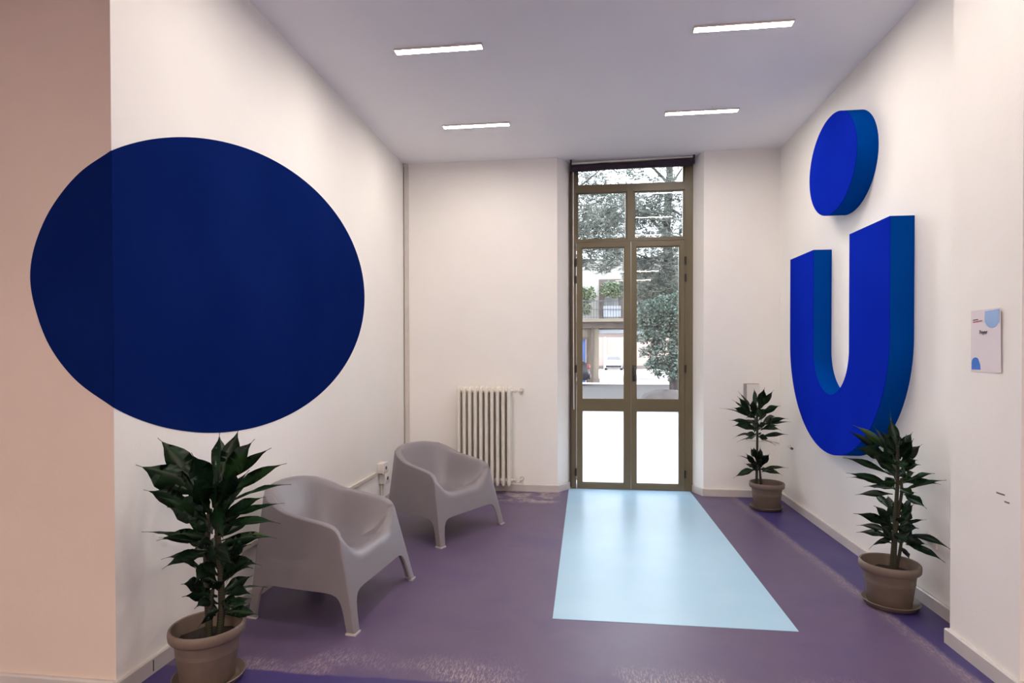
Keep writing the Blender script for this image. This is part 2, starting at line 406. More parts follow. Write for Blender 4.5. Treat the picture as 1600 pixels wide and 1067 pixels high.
# start the list right after the gap
gap = max(range(len(side)), key=lambda i: (side[i][0]-side[i-1][0])**2 + (side[i][1]-side[i-1][1])**2)
side = side[gap:] + side[:gap]
def at_corner(a, b):
    f = (YC-a[0])/(b[0]-a[0]); return (YC, a[1]+f*(b[1]-a[1]))
side = [at_corner(side[0], side[1])] + side + [at_corner(side[-1], side[-2])]
zlo, zhi = sorted((side[0][1], side[-1][1]))
PT = 0.002
bm = extrude_poly(BM(), [(XL+PT, max(y, YC-PT), z) for y, z in side], [(XL, max(y, YC-PT), z) for y, z in side])
o = obj('painted_side_piece', bm, MAT['navy'], mural); o.matrix_parent_inverse = Matrix.Translation((-XL, -3.2, -0.9))
keys = [(0.0, XL, zhi), (0.14, -1.962, 2.044), (0.27, -2.081, 1.915), (0.37, -2.150, 1.781), (0.46, -2.175, 1.659),
        (0.56, -2.158, 1.537), (0.70, -2.093, 1.376), (0.84, -1.979, 1.241), (1.0, XL, zlo)]
arc = [hermite(keys, k/60) for k in range(61)]
bm = extrude_poly(BM(), [(x, YC-PT, z) for x, z in arc], [(x, YC, z) for x, z in arc])
o = obj('painted_front_piece', bm, MAT['navy'], mural); o.matrix_parent_inverse = Matrix.Translation((-XL, -3.2, -0.9))

# ------------------------------------------------------------------ light blue floor rectangle
tag(obj('floor_rectangle', box(BM(), (-0.1655, 2.985, 0), (1.0225, 5.965, 0.0016)), MAT['sky_vinyl']),
    'long light blue rectangle on the purple floor leading to the door', 'floor marking')

# ------------------------------------------------------------------ LED strip lamps
def led(name, label, x, y, group, mat, L=0.555, W=0.052):
    t = thing(name, label, 'ceiling light', (x, y, H), 0, group)
    bm = BM()
    box(bm, (-L/2-0.006, -W/2-0.006, -0.012), (L/2+0.006, -W/2, 0)); box(bm, (-L/2-0.006, W/2, -0.012), (L/2+0.006, W/2+0.006, 0))
    box(bm, (-L/2-0.006, -W/2, -0.012), (-L/2, W/2, 0)); box(bm, (L/2, -W/2, -0.012), (L/2+0.006, W/2, 0))
    obj('housing', bm, MAT['pvc'], t)
    obj('diffuser', box(BM(), (-L/2, -W/2, -0.009), (L/2, W/2, -0.001)), mat, t)
    return t
led('ceiling_light', 'LED ceiling strip nearest the viewer on the armchair side', -0.917, 3.658, 'LED strips in the ceiling', MAT['led'])
led('ceiling_light', 'LED ceiling strip nearer the door on the armchair side', -0.907, 4.900, 'LED strips in the ceiling', MAT['led'])
t = led('ceiling_light', 'LED ceiling strip beside the bluish access panel', 0.920, 3.632, 'LED strips in the ceiling', MAT['led'])
t = led('ceiling_light', 'LED ceiling strip with a loose wire end, nearer the door on the letter side', 0.915, 4.855, 'LED strips in the ceiling', MAT['led'])
obj('loose_wire', tube(BM(), [(-0.19, -0.035, 0), (-0.18, -0.055, -0.012), (-0.165, -0.075, -0.02)], 0.004, 6), MAT['white'], t)
obj('fixing_screw', tube(BM(), [(0.07, -0.075, 0), (0.07, -0.075, -0.012)], 0.006, 8), MAT['white'], t)
led('ceiling_light', 'LED ceiling strip just outside the photo above the navy ellipse', -0.920, 2.430, 'LED strips in the ceiling', MAT['led'])
led('ceiling_light', 'LED ceiling strip just outside the photo above the projecting wall end', 0.920, 2.420, 'LED strips in the ceiling', MAT['led'])
for hi, hx in enumerate((-3.6, -1.2, 1.2, 3.6)):  # unseen strips, added to fill from behind the camera
    for hy in (-1.7, -3.3):
        led('hall_ceiling_light', '%s LED strip from the armchair side in the %s row of the hall ceiling' % (('first', 'second', 'third', 'fourth')[hi], 'nearer' if hy > -2 else 'farther'), hx, hy, 'LED strips of the hall', MAT['led_hall'], 0.9, 0.06)

# ------------------------------------------------------------------ glazed door, transom and blind
YF = 5.985
zt = lambda y: 0.9 + (624-y)/156.2
door = thing('door_1', 'olive bronze glazed double door in the wall recess', 'door', (0.45, YF, 0), 0, None, 'structure')
dloc = lambda o: setattr(o, 'location', (-0.45, -YF, 0)) or o
bm = BM()
box(bm, (-0.156, YF, 0), (-0.090, YF+0.07, H)); box(bm, (0.972, YF, 0), (1.050, YF+0.07, H))
box(bm, (-0.090, YF, 2.478), (0.972, YF+0.07, 2.508)); box(bm, (-0.090, YF, 2.972), (0.972, YF+0.07, 3.048))
box(bm, (-0.090, YF, 3.214), (0.972, YF+0.07, H)); box(bm, (0.415, YF, 2.508), (0.474, YF+0.07, 2.972))
# glazing beads, stepped back
for a, b, c, d in ((-0.09, 0.415, 2.508, 2.972), (0.474, 0.972, 2.508, 2.972), (-0.09, 0.972, 3.048, 3.214)):
    e = 0.022
    box(bm, (a, YF+0.018, c), (a+e, YF+0.05, d)); box(bm, (b-e+0.004, YF+0.018, c), (b, YF+0.05, d))
    box(bm, (a+e, YF+0.018, c), (b-e+0.004, YF+0.05, c+0.006)); box(bm, (a+e, YF+0.018, d-0.006), (b-e+0.004, YF+0.05, d))
dloc(obj('door_frame', bm, MAT['alu'], door))
for a, b, c, d in ((-0.068, 0.397, 2.514, 2.966), (0.496, 0.954, 2.514, 2.966), (-0.068, 0.954, 3.054, 3.208)):
    dloc(obj('transom_pane', box(BM(), (a, YF+0.030, c), (b, YF+0.036, d)), MAT['glass'], door))
def leaf_door(x0, x1, gx0, gx1, hinge_x, handle):
    YL = YF-0.012
    bm = BM(); T = YL+0.055; z0, z1 = 0.008, 2.472
    box(bm, (x0, YL, z0), (gx0, T, z1)); box(bm, (gx1, YL, z0), (x1, T, z1))
    box(bm, (gx0, YL, z0), (gx1, T, 0.058)); box(bm, (gx0, YL, 0.791), (gx1, T, 0.900)); box(bm, (gx0, YL, 2.420), (gx1, T, z1))
    for c, d in ((0.058, 0.791), (0.900, 2.420)):
        e = 0.008
        box(bm, (gx0, YL+0.014, c), (gx0+e, YL+0.045, d)); box(bm, (gx1-e, YL+0.014, c), (gx1, YL+0.045, d))
        box(bm, (gx0+e, YL+0.014, c), (gx1-e, YL+0.045, c+e)); box(bm, (gx0+e, YL+0.014, d-e), (gx1-e, YL+0.045, d))
    lf = dloc(obj('door_leaf', bm, MAT['alu'], door))
    obj('clear_pane', box(BM(), (gx0+0.004, YL+0.026, 0.904), (gx1-0.004, YL+0.032, 2.416)), MAT['glass'], lf)
    obj('frosted_pane', box(BM(), (gx0+0.004, YL+0.026, 0.062), (gx1-0.004, YL+0.032, 0.787)), MAT['frosted'], lf)
    for z in (2.27, 2.10, 1.207, 0.17):
        bm = BM(); tube(bm, [(hinge_x, YL-0.010, z-0.038), (hinge_x, YL-0.010, z+0.038)], 0.010, 10)
        obj('hinge', box(bm, (hinge_x-0.009, YL-0.006, z-0.030), (hinge_x+0.009, YL, z+0.030)), MAT['black'], lf)
    if handle:
        hx = (x0+gx0)/2 + 0.004
        bm = BM(); box(bm, (hx-0.014, YL-0.009, 1.085), (hx+0.014, YL, 1.245), 0.004)
        tube(bm, [(hx, YL-0.004, 1.215), (hx, YL-0.045, 1.215), (hx, YL-0.052, 1.20), (hx+0.002, YL-0.050, 1.105)], [0.010, 0.010, 0.011, 0.008], 10)
        obj('door_handle', bm, MAT['black'], lf, smooth=True, sharp=40)
        obj('lock_cylinder', tube(BM(), [(hx, YL-0.014, 1.15), (hx, YL-0.008, 1.15)], 0.009, 12), MAT['rim'], lf)
leaf_door(-0.086, 0.449, -0.036, 0.388, -0.096, False)
leaf_door(0.453, 0.968, 0.500, 0.922, 0.976, True)

bl = thing('roller_blind', 'rolled up dark roller blind across the head of the door', 'blind', (0.45, 5.90, 3.2))
bo = lambda o: setattr(o, 'location', (-0.45, -5.90, -3.2)) or o
bo(obj('head_tube', tube(BM(), [(-0.135, 5.905, 3.240), (1.040, 5.905, 3.262)], 0.010, 12), MAT['white'], bl, smooth=True, sharp=40))
bm = BM()
n = 24
prev = None
for i in range(n+1):
    f = i/n; x = -0.128 + f*1.160
    zc = 3.192 + f*0.022 + 0.006*math.exp(-((f-0.27)/0.05)**2); r = 0.029 + 0.004*math.sin(f*9)
    ring = [bm.verts.new((x, 5.905 + r*math.cos(2*PI*k/14), zc + (r+0.004)*math.sin(2*PI*k/14))) for k in range(14)]
    if prev:
        for k in range(14): bm.faces.new((prev[k], prev[(k+1) % 14], ring[(k+1) % 14], ring[k]))
    else: bm.faces.new(ring)
    prev = ring
bm.faces.new(prev)
bo(obj('cloth_roll', bm, MAT['blind'], bl, smooth=True, sharp=50))
for x, z in ((-0.140, 3.200), (1.042, 3.222)):
    bo(obj('bracket', box(BM(), (x-0.008, 5.880, z-0.03), (x+0.008, 5.930, 3.274), 0.003), MAT['black'], bl))
bo(obj('pull_cord', tube(BM(), [(-0.118, 5.925, 3.19), (-0.119, 5.945, 2.0), (-0.114, 5.950, 0.80)], 0.0045, 6), MAT['white'], bl))
bo(obj('guide_strip', box(BM(), (-0.154, 5.955, 0.02), (-0.138, 5.984, 3.22)), MAT['shutter'], bl))  # added strip, stands in for the dark gap beside the jamb
# ------------------------------------------------------------------ blue letter: a U shape with a disc above
XFACE = 1.684
def solid(name, label, outline, hole=None):
    t = thing(name, label, 'wall letter', (XR, 4.335, 1.5))
    off = (-XR, -4.335, -1.5)
    a = [(XFACE+0.004, y, z) for y, z in outline]; b = [(XR, y, z) for y, z in outline]
    bm = BM(); va = [bm.verts.new(p) for p in a]; vb = [bm.verts.new(p) for p in b]; n = len(a)
    for i in range(n): bm.faces.new((va[i], vb[i], vb[(i+1) % n], va[(i+1) % n]))
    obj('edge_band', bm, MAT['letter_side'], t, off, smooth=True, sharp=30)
    bm = extrude_poly(BM(), [(XFACE, y, z) for y, z in outline], [(XFACE+0.004, y, z) for y, z in outline])
    obj('face_panel', bm, MAT['letter_front'], t, off)
    return t
c0 = 4.338
pts = [(5.143, 2.128), (5.143, 1.44)]
pts += [(c0+0.805*math.cos(a), 1.44-0.79*math.sin(a)) for a in [PI*k/48 for k in range(1, 48)]]
pts += [(c0-0.805, 1.44), (c0-0.805, 2.110), (c0-0.297, 2.112), (c0-0.297, 1.375)]
pts += [(c0+0.004-0.301*math.cos(a), 1.375-0.312*math.sin(a)) for a in [PI*k/32 for k in range(1, 32)]]
pts += [(c0+0.305, 1.375), (c0+0.305, 2.120)]
solid('letter_u', 'large blue three-dimensional letter U fixed to the wall behind the plants', pts)
solid('letter_dot', 'thick blue disc on the wall above the letter U',
      [(4.335+0.392*math.cos(2*PI*k/96), 2.650+0.338*math.sin(2*PI*k/96)) for k in range(96)])

# ------------------------------------------------------------------ moulded armchair
def chair_columns():
    """half perimeter, front centre to back centre: (bottom point, apron height, rim point, inward dir, roll, key)"""
    cols = []
    legz = [(0.0, 0.0), (0.046, 0.0), (0.049, 0.04), (0.054, 0.09), (0.062, 0.13), (0.072, 0.152), (0.088, 0.168), (0.115, 0.177), (0.16, 0.180), (9, 0.180)]
    def apron(d):
        i = 0
        while d > legz[i+1][0]: i += 1
        (a, za), (b, zb) = legz[i], legz[i+1]
        return za + (zb-za)*(d-a)/(b-a)
    FX, FY, RX, RY = 0.315, 0.378, -0.315, 0.312
    ds = [0.010, 0.028, 0.046, 0.049, 0.0515, 0.054, 0.058, 0.062, 0.067, 0.072, 0.080, 0.088, 0.100, 0.115, 0.135, 0.16]
    # front, centre to corner
    fl = FY
    dist = [fl - fl*k/22 for k in range(23)]
    dist = sorted(set([round(d, 5) for d in dist if d > 0.18] + ds), reverse=True)
    for d in dist:
        y = FY-d; s = y/FY
        z = 0.333 + 0.103*max(0.0, (s-0.34)/0.66)**2.1
        x = 0.242 - 0.030*s**3
        cols.append(((FX, y), apron(d), (x, 0.327*s, z), 'front', s, d))
    side_keys = [(0, .211, .3270, .4360), (.05, .196, .3268, .4640), (.12, .162, .3255, .4890), (.22, .100, .3230, .5050),
                 (.40, .000, .3210, .5230), (.60, -.105, .3130, .5450), (.80, -.195, .2960, .5830), (1.0, -.262, .2520, .6150)]
    # rounded foot corner
    for k in range(1, 4):
        a = PI/2*k/4
        rr = 0.008
        bx, by = FX-rr+rr*math.cos(a), FY-rr+rr*math.sin(a)
        x, y, z = hermite(side_keys, 0.0)
        cols.append(((bx, by), 0.0, (x-0.0015*k, y, z+0.002*k), 'corner', 1, 0))
    sl = math.hypot(FX-RX, FY-RY)
    dist = sorted(set(ds + [round(0.16 + (sl-0.32)*k/26, 5) for k in range(27)] + [round(sl-d, 5) for d in ds]))
    for d in dist:
        u = d/sl
        cols.append(((FX+(RX-FX)*u, FY+(RY-FY)*u), apron(min(d, sl-d)), tuple(hermite(side_keys, max(u, 0.022))), 'side', u, d))
    back_keys = [(0, -.262, .252, .615), (.30, -.302, .178, .631), (.65, -.326, .090, .640), (1.0, -.333, .0, .643)]
    for k in range(1, 4):
        a = PI/2*k/4; rr = 0.008
        x, y, z = hermite(back_keys, 0.0)
        cols.append(((RX+rr-rr*math.sin(a), RY-rr+rr*math.cos(a)), 0.0, (x-0.001*k, y-0.001*k, z), 'side', 1, 0))
    dist = sorted(set(ds + [round(0.16 + (RY-0.16)*k/10, 5) for k in range(11)]))
    for d in dist:
        v = d/RY
        cols.append(((RX, RY-d), apron(d), tuple(hermite(back_keys, max(v, 0.02))), 'back', v, d))
    return cols

def make_chair(label, loc, rz):
    root = thing('armchair', label, 'armchair', loc, rz, 'grey moulded armchairs')
    half = chair_columns()
    full = [(c, 1) for c in half]
    full += [(c, -1) for c in half[::-1] if abs(c[0][1]) > 1e-4]
    verts, faces, cls = [], [], []
    table = []
    Z0 = 0.007
    for (B, zb, O, kind, s, d), sg in full:
        B3 = Vector((B[0], B[1], 0)); O3 = Vector(O)
        fw = {'front': 1 - smooth01((s-0.62)/0.38), 'corner': 0}.get(kind, 0)
        cc = Vector((max(-0.08, min(0.10, O3.x)), 0, O3.z))
        if kind == 'front': cc.y = O3.y*0.75*(1-s**4)
        inw = (cc-O3).normalized()
        def outer(z): return B3 + (O3-B3)*(z/O3.z)
        hi = Vector((cc.x-B3.x, cc.y-B3.y, 0)).normalized()
        col = []
        zb = max(zb, Z0)
        col.append(outer(max(zb, 0.22)+0.03) + hi*0.016)
        col.append(outer(zb+0.002) + hi*0.011)
        col.append(outer(zb) + hi*0.009)
        col.append(outer(zb))
        rr = 0.006 + 0.030*fw
        zt_ = O3.z - rr
        for k in range(1, 10):
            z = zb + (zt_-zb)*k/9; p = outer(z)
            col.append(p)
        p0, p1 = outer(zt_), O3 + inw*rr
        p1.z += 0.002
        for k in range(1, 5):
            t = k/4; col.append(p0*(1-t)**2 + O3*(2*t*(1-t)) + p1*t*t)
        bw = 0.040 + 0.004*fw
        p2 = O3 + inw*bw; p2.z += 0.001
        sz = 0.302 + 0.030*max(0, min(1, (p2.x+0.15)/0.35)) - 0.012*fw
        h = max(0.0, p2.z - sz)
        ctr = Vector((0.03, 0, 0.306))
        c1 = p2 + inw*0.032; c1.z += 0.000
        c2 = p2 + inw*(0.034 + 0.26*h); c2.z = sz
        p3 = Vector((ctr.x+(p2.x-ctr.x)*0.42, ctr.y+(p2.y-ctr.y)*0.42, 0)); p3.z = 0.306 + 0.022*(p3.x+0.03)/0.2
        col.append((p1+p2)/2); col.append(p2)
        for k in range(1, 13):
            t = k/12
            col.append(p2*(1-t)**3 + c1*(3*t*(1-t)**2) + c2*(3*t*t*(1-t)) + p3*t**3)
        for k in range(1, 4):
            q = p3.lerp(ctr, k/4); q.z = p3.z + (0.306-p3.z)*(k/4); col.append(q)
        table.append([(Vector((p.x, p.y*sg, p.z))) for p in col])
    nc, nr = len(table), len(table[0])
    for col in table: verts += [tuple(p) for p in col]
    verts.append((0.03, 0, 0.306))
    for i in range(nc):
        j = (i+1) % nc
        for k in range(nr-1):
            f = (i*nr+k, j*nr+k, j*nr+k+1, i*nr+k+1)
            faces.append(f)
            zs = max(verts[v][2] for v in f)
            (B, zb, O, kind, s, d), sg = full[i]
            lo = min(full[i][0][1], full[j][0][1])
            if 0 < k < 13 and lo < 0.172 and zs < 0.19:
                x = sum(verts[v][0] for v in f); y = sum(verts[v][1] for v in f)
                cls.append('leg%d%d' % (x > 0, y > 0))
            elif k >= nr-9: cls.append('seat')
            else: cls.append('shell')
        faces.append((i*nr+nr-1, j*nr+nr-1, len(verts)-1)); cls.append('seat')
    # legs are cut along one height so the split is clean
    whole = bpy.data.meshes.new('chair_whole'); whole.from_pydata(verts, [], faces)
    bm = BM(); bm.from_mesh(whole); bm.verts.ensure_lookup_table()
    inner = [bm.verts[i*nr+k] for i in range(nc) for k in range(20, nr)] + [bm.verts[nc*nr]]
    for _ in range(14): bmesh.ops.smooth_vert(bm, verts=inner, factor=0.5, use_axis_x=True, use_axis_y=True, use_axis_z=True)
    bmesh.ops.recalc_face_normals(bm, faces=bm.faces); bm.to_mesh(whole); bm.free()
    for p in whole.polygons: p.use_smooth = True
    whole.set_sharp_from_angle(angle=math.radians(38))
    cn = [Vector(c.vector) for c in whole.corner_normals]
    def cut(name, key):
        idx = [p.index for p in whole.polygons if cls[p.index] == key]
        vm, vs, fs, ns = {}, [], [], []
        for pi in idx:
            p = whole.polygons[pi]; f = []
            for li in p.loop_indices:
                v = whole.loops[li].vertex_index
                if v not in vm: vm[v] = len(vs); vs.append(whole.vertices[v].co[:])
                f.append(vm[v]); ns.append(cn[li])
            fs.append(f)
        me = bpy.data.meshes.new(name); me.from_pydata(vs, [], fs)
        for p in me.polygons: p.use_smooth = True
        me.normals_split_custom_set(ns)
        return link(name, me, MAT['chair'], root)
    cut('shell', 'shell'); cut('seat', 'seat')
    for a in (0, 1):
        for b in (0, 1):
            lg = cut('leg', 'leg%d%d' % (a, b))
            sx, sy = (1 if a else -1), (1 if b else -1)
            x, y = (0.315 if a else -0.315), (0.378 if a else 0.312)*sy
            bm = BM()
            prism(bm, [(x+0.004*sx, y+0.004*sy), (x-0.050*sx, y+0.004*sy), (x-0.050*sx, y-0.014*sy), (x-0.014*sx, y-0.050*sy), (x+0.004*sx, y-0.050*sy)], 0.0, 0.009)
            obj('foot_pad', bm, MAT['pad'], lg)
    bpy.data.meshes.remove(whole)
    return root
c1 = make_chair('grey moulded armchair in front, just behind the large potted plant', (-1.054-0.315*0.9957, 3.0625+0.315*0.0923, 0), math.atan2(-0.0923, 0.9957))
c2 = copy_tree(c1)
c2.location = (-0.8185-0.315*0.8868, 4.321+0.315*0.4622, 0); c2.rotation_euler = (0, 0, math.atan2(-0.4622, 0.8868))
c2['label'] = 'grey moulded armchair further back, in front of the radiator'

# ------------------------------------------------------------------ radiator
rad = thing('radiator', 'ivory column radiator on the end wall behind the far armchair', 'radiator', (-0.98, YB, 0.08))
def rad_section():
    bm = BM()
    for dy, wide in ((-0.045, 1.28), (-0.085, 1.22), (-0.125, 1.12), (-0.165, 1.05)):  # rear tubes widened so the gaps between sections go dark
        prof = [(0.003, 0.0), (0.010, 0.004), (0.0155, 0.016), (0.0165, 0.04), (0.0165, 0.92), (0.0155, 0.945), (0.010, 0.957), (0.003, 0.961)]
        rings = [[bm.verts.new((r*math.cos(2*PI*k/12)*wide, dy + r*1.15*math.sin(2*PI*k/12), z)) for k in range(12)] for r, z in prof]
        for a, b in zip(rings, rings[1:]):
            for k in range(12): bm.faces.new((a[k], a[(k+1) % 12], b[(k+1) % 12], b[k]))
        bm.faces.new(rings[0][::-1]); bm.faces.new(rings[-1])
    for z in (0.045, 0.915):
        box(bm, (-0.013, -0.170, z-0.020), (0.013, -0.040, z+0.020), 0.006)
        tube(bm, [(-0.0274, -0.10, z), (0.0274, -0.10, z)], 0.020, 14)
    return bm
first = obj('radiator_section', rad_section(), MAT['radiator'], rad, smooth=True, sharp=40)
first.location = (-0.246, 0, 0)
for k in range(1, 10):
    o = first.copy(); COL.objects.link(o); o.parent = rad; o.location = (-0.246+0.0547*k, 0, 0)
def valve(z, wheel):
    bm = BM()
    tube(bm, [(0.270, -0.10, z), (0.300, -0.10, z)], 0.013, 12)
    tube(bm, [(0.296, -0.10, z), (0.308, -0.10, z)], 0.020, 6)
    tube(bm, [(0.308, -0.10, z), (0.352, -0.10, z), (0.358, -0.09, z), (0.358, -0.004, z)], 0.011, 10)
    if wheel: tube(bm, [(0.334, -0.10, z), (0.334, -0.145, z+0.01)], [0.016, 0.019], 12)
    else: tube(bm, [(0.330, -0.10, z), (0.330, -0.13, z)], 0.012, 8)
    tube(bm, [(0.358, -0.010, z), (0.358, -0.002, z)], 0.024, 14)
    return obj('valve', bm, MAT['brass'], rad, smooth=True, sharp=40)
valve(0.045, True); valve(0.915, False)
for x in (-0.2, 0.2):
    obj('wall_bracket', box(BM(), (x-0.012, -0.06, 0.86), (x+0.012, 0, 0.885)), MAT['radiator'], rad)

# ------------------------------------------------------------------ cable ducts, sockets, boxes
pd = thing('corner_duct', 'cream vertical cable duct running up the far corner behind the armchairs', 'cable duct', (-1.79, YB, 0.07))
bm = BM(); box(bm, (-0.020, -0.020, 0), (0.016, 0, 3.18), 0.002)
obj('duct_cover', bm, MAT['pvc'], pd)
obj('duct_edge', box(BM(), (0.016, -0.012, 0), (0.024, 0, 3.18)), MAT['pvc'], pd)
obj('duct_end', box(BM(), (-0.024, -0.024, 3.165), (0.020, 0, 3.200), 0.002), MAT['pvc'], pd)
obj('gap_joint', box(BM(), (-0.026, -0.006, 0.03), (-0.0205, 0, 3.19)), MAT['black'], pd)

tr = thing('cable_trunking', 'cream cable trunking along the low wall beside the sockets', 'cable duct', (XL, 4.0, 0.31))
obj('trunking_cover', box(BM(), (0, -1.22, -0.014), (0.016, 0.95, 0.014), 0.002), MAT['pvc'], tr)
obj('trunking_end', box(BM(), (0, 0.30, -0.017), (0.018, 0.335, 0.017), 0.002), MAT['white'], tr)
def socket(label, y, z, name='wall_socket'):
    t = thing(name, label, 'socket', (XL, y, z), 0, None)
    obj('back_box', box(BM(), (0, -0.055, -0.044), (0.050, 0.055, 0.044), 0.005), MAT['white'], t, smooth=True, sharp=40)
    obj('cover_plate', box(BM(), (0.050, -0.062, -0.050), (0.062, 0.062, 0.050), 0.004), MAT['white'], t, smooth=True, sharp=40)
    obj('socket_insert', tube(BM(), [(0.061, 0, 0), (0.0645, 0, 0)], 0.016, 16), MAT['black'], t)
    return t
socket('upper cream wall socket at the end of the low trunking', 5.06, 0.345)
socket('lower cream wall socket below the other, over a vertical conduit', 5.10, 0.245)
cd = tag(obj('conduit', tube(BM(), [(XL+0.014, 5.08, 0.071), (XL+0.014, 5.08, 0.200)], 0.012, 10), MAT['pvc']),
         'short cream vertical conduit between the lower socket and the baseboard', 'cable duct')
bx = thing('wall_box', 'small white box on the end wall half hidden by the corner plant', 'wall box', (1.545, YB, 0.97))
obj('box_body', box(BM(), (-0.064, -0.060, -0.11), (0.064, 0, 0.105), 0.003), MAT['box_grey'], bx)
obj('box_lid', box(BM(), (-0.048, -0.066, -0.11), (0.066, -0.058, 0.098), 0.002), MAT['white'], bx)
st = thing('pipe_stub', 'short capped pipe end on the wall in the far corner by the letter', 'pipe', (XR, 5.50, 0.535))
obj('stub_pipe', tube(BM(), [(0, 0.0, 0), (-0.02, 0, 0), (-0.03, -0.02, -0.003), (-0.03, -0.10, -0.008)], 0.008, 8), MAT['pvc'], st, smooth=True, sharp=50)
obj('stub_cap', tube(BM(), [(-0.03, -0.10, -0.008), (-0.03, -0.118, -0.009)], 0.011, 10), MAT['concrete'], st)
tag(obj('wall_cable', tube(BM(), [(1.50, YB-0.003, 0.545), (1.62, YB-0.004, 0.530), (1.70, YB-0.003, 0.54), (1.805, YB-0.004, 0.515)], 0.004, 6), MAT['pvc']),
    'thin pale cable along the end wall beside the corner plant', 'cable')
ds = thing('low_socket', 'small beige wall socket behind the front right plant', 'socket', (XR, 3.34, 0.36))
obj('socket_plate', box(BM(), (-0.012, -0.045, -0.035), (0, 0.045, 0.035), 0.003), MAT['radiator'], ds)
obj('socket_insert', box(BM(), (-0.016, -0.022, -0.022), (-0.012, 0.022, 0.022), 0.001), MAT['pvc'], ds)
tag(obj('wall_clip', box(BM(), (XR-0.010, 3.62, 0.440), (XR, 3.74, 0.452), 0.002), MAT['pvc']),
    'short pale strip on the wall behind the stems of the front right plant', 'clip')

# ------------------------------------------------------------------ paper notice
no = thing('paper_notice', 'white paper notice headed Foyer with two blue shapes on the projecting wall end', 'notice', (PX, 2.703, 1.393))
HW, HH = 0.097, 0.132            # half width, half height
bm = BM(); rows = []
for k in range(9):
    f = k/8; y = HW - 2*HW*f
    lift = 0.0015 + 0.010*max(0.0, f-0.62)**1.5*3
    rows.append([bm.verts.new((-lift, y, HH)), bm.verts.new((-lift*0.5, y, -HH)), bm.verts.new((-lift-0.0006, y, HH)), bm.verts.new((-lift*0.5-0.0006, y, -HH))])
for a, b in zip(rows, rows[1:]):
    bm.faces.new((a[0], b[0], b[1], a[1])); bm.faces.new((a[2], a[3], b[3], b[2]))
    bm.faces.new((a[0], a[2], b[2], b[0])); bm.faces.new((a[1], b[1], b[3], a[3]))
for r in (rows[0], rows[-1]): bm.faces.new((r[0], r[1], r[3], r[2]))
obj('paper_sheet', bm, MAT['paper'], no, smooth=True, sharp=40)
def lift_at(y, z):
    f = (HW-y)/(2*HW); l = 0.0015 + 0.010*max(0.0, f-0.62)**1.5*3
    return -(l*(0.5+0.5*(z+HH)/(2*HH)) + 0.0010)
def print_shape(name, pts, mat):
    n = 10; bm = BM()
    vs = [bm.verts.new((lift_at(y, z)-0.0006, y, z)) for y, z in pts]; vb = [bm.verts.new((lift_at(y, z), y, z)) for y, z in pts]
    bm.faces.new(vs); bm.faces.new(vb[::-1])
    for i in range(len(pts)):
        j = (i+1) % len(pts); bm.faces.new((vs[i], vs[j], vb[j], vb[i]))
    return obj(name, bm, mat, no)
top = [(-0.090, 0.127), (0.006, 0.124)]
top += [(-0.040+0.048*math.cos(a), 0.092-0.040*math.sin(a)) for a in [PI*k/16 for k in range(0, 15)]] + [(-0.090, 0.068)]
print_shape('printed_shape', top, MAT['print_light'])
low = [(0.091, -0.122), (0.091, -0.090)] + [(0.066+0.025*math.cos(a), -0.090+0.020*math.sin(a)) for a in [PI*k/12 for k in range(2, 10)]] + [(0.036, -0.100), (0.033, -0.122)]
print_shape('printed_shape', low, MAT['print_blue'])
print_shape('printed_line', [(0.083, 0.089), (0.050, 0.090), (0.050, 0.094), (0.083, 0.093)], MAT['ink'])
print_shape('printed_line', [(0.083, 0.080), (0.024, 0.083), (0.024, 0.087), (0.083, 0.084)], MAT['ink_red'])
cu = bpy.data.curves.new('foyer_lettering', 'FONT'); cu.body = 'Foyer'; cu.size = 0.022; cu.align_x = 'CENTER'; cu.extrude = 0.0003; cu.offset = 0.0003
tmp = bpy.data.objects.new('tmp_word', cu); COL.objects.link(tmp)
wm = bpy.data.meshes.new_from_object(tmp.evaluated_get(bpy.context.evaluated_depsgraph_get()))
bpy.data.objects.remove(tmp); bpy.data.curves.remove(cu)
wm.materials.clear()
tx = link('printed_word', wm, MAT['ink'], no)
tx.matrix_local = Matrix(((0, 0, -1, -0.0036), (-1, 0, 0, 0.014), (0, 1, 0, 0.030), (0, 0, 0, 1)))
# two small chips in the plaster of the projecting wall end
for i, (y, z, L) in enumerate(((2.612, 0.768, 0.05), (2.575, 0.742, 0.03))):
    tag(obj('plaster_chip', prism(BM(), [(PX-0.0015, y), (PX, y-L/2), (PX+0.0005, y-L/2), (PX, y+L/2)], z, z+0.006), MAT['pot']),
        ('longer' if i == 0 else 'shorter') + ' brown plaster chip on the projecting wall end below the notice', 'chip', kind='structure')

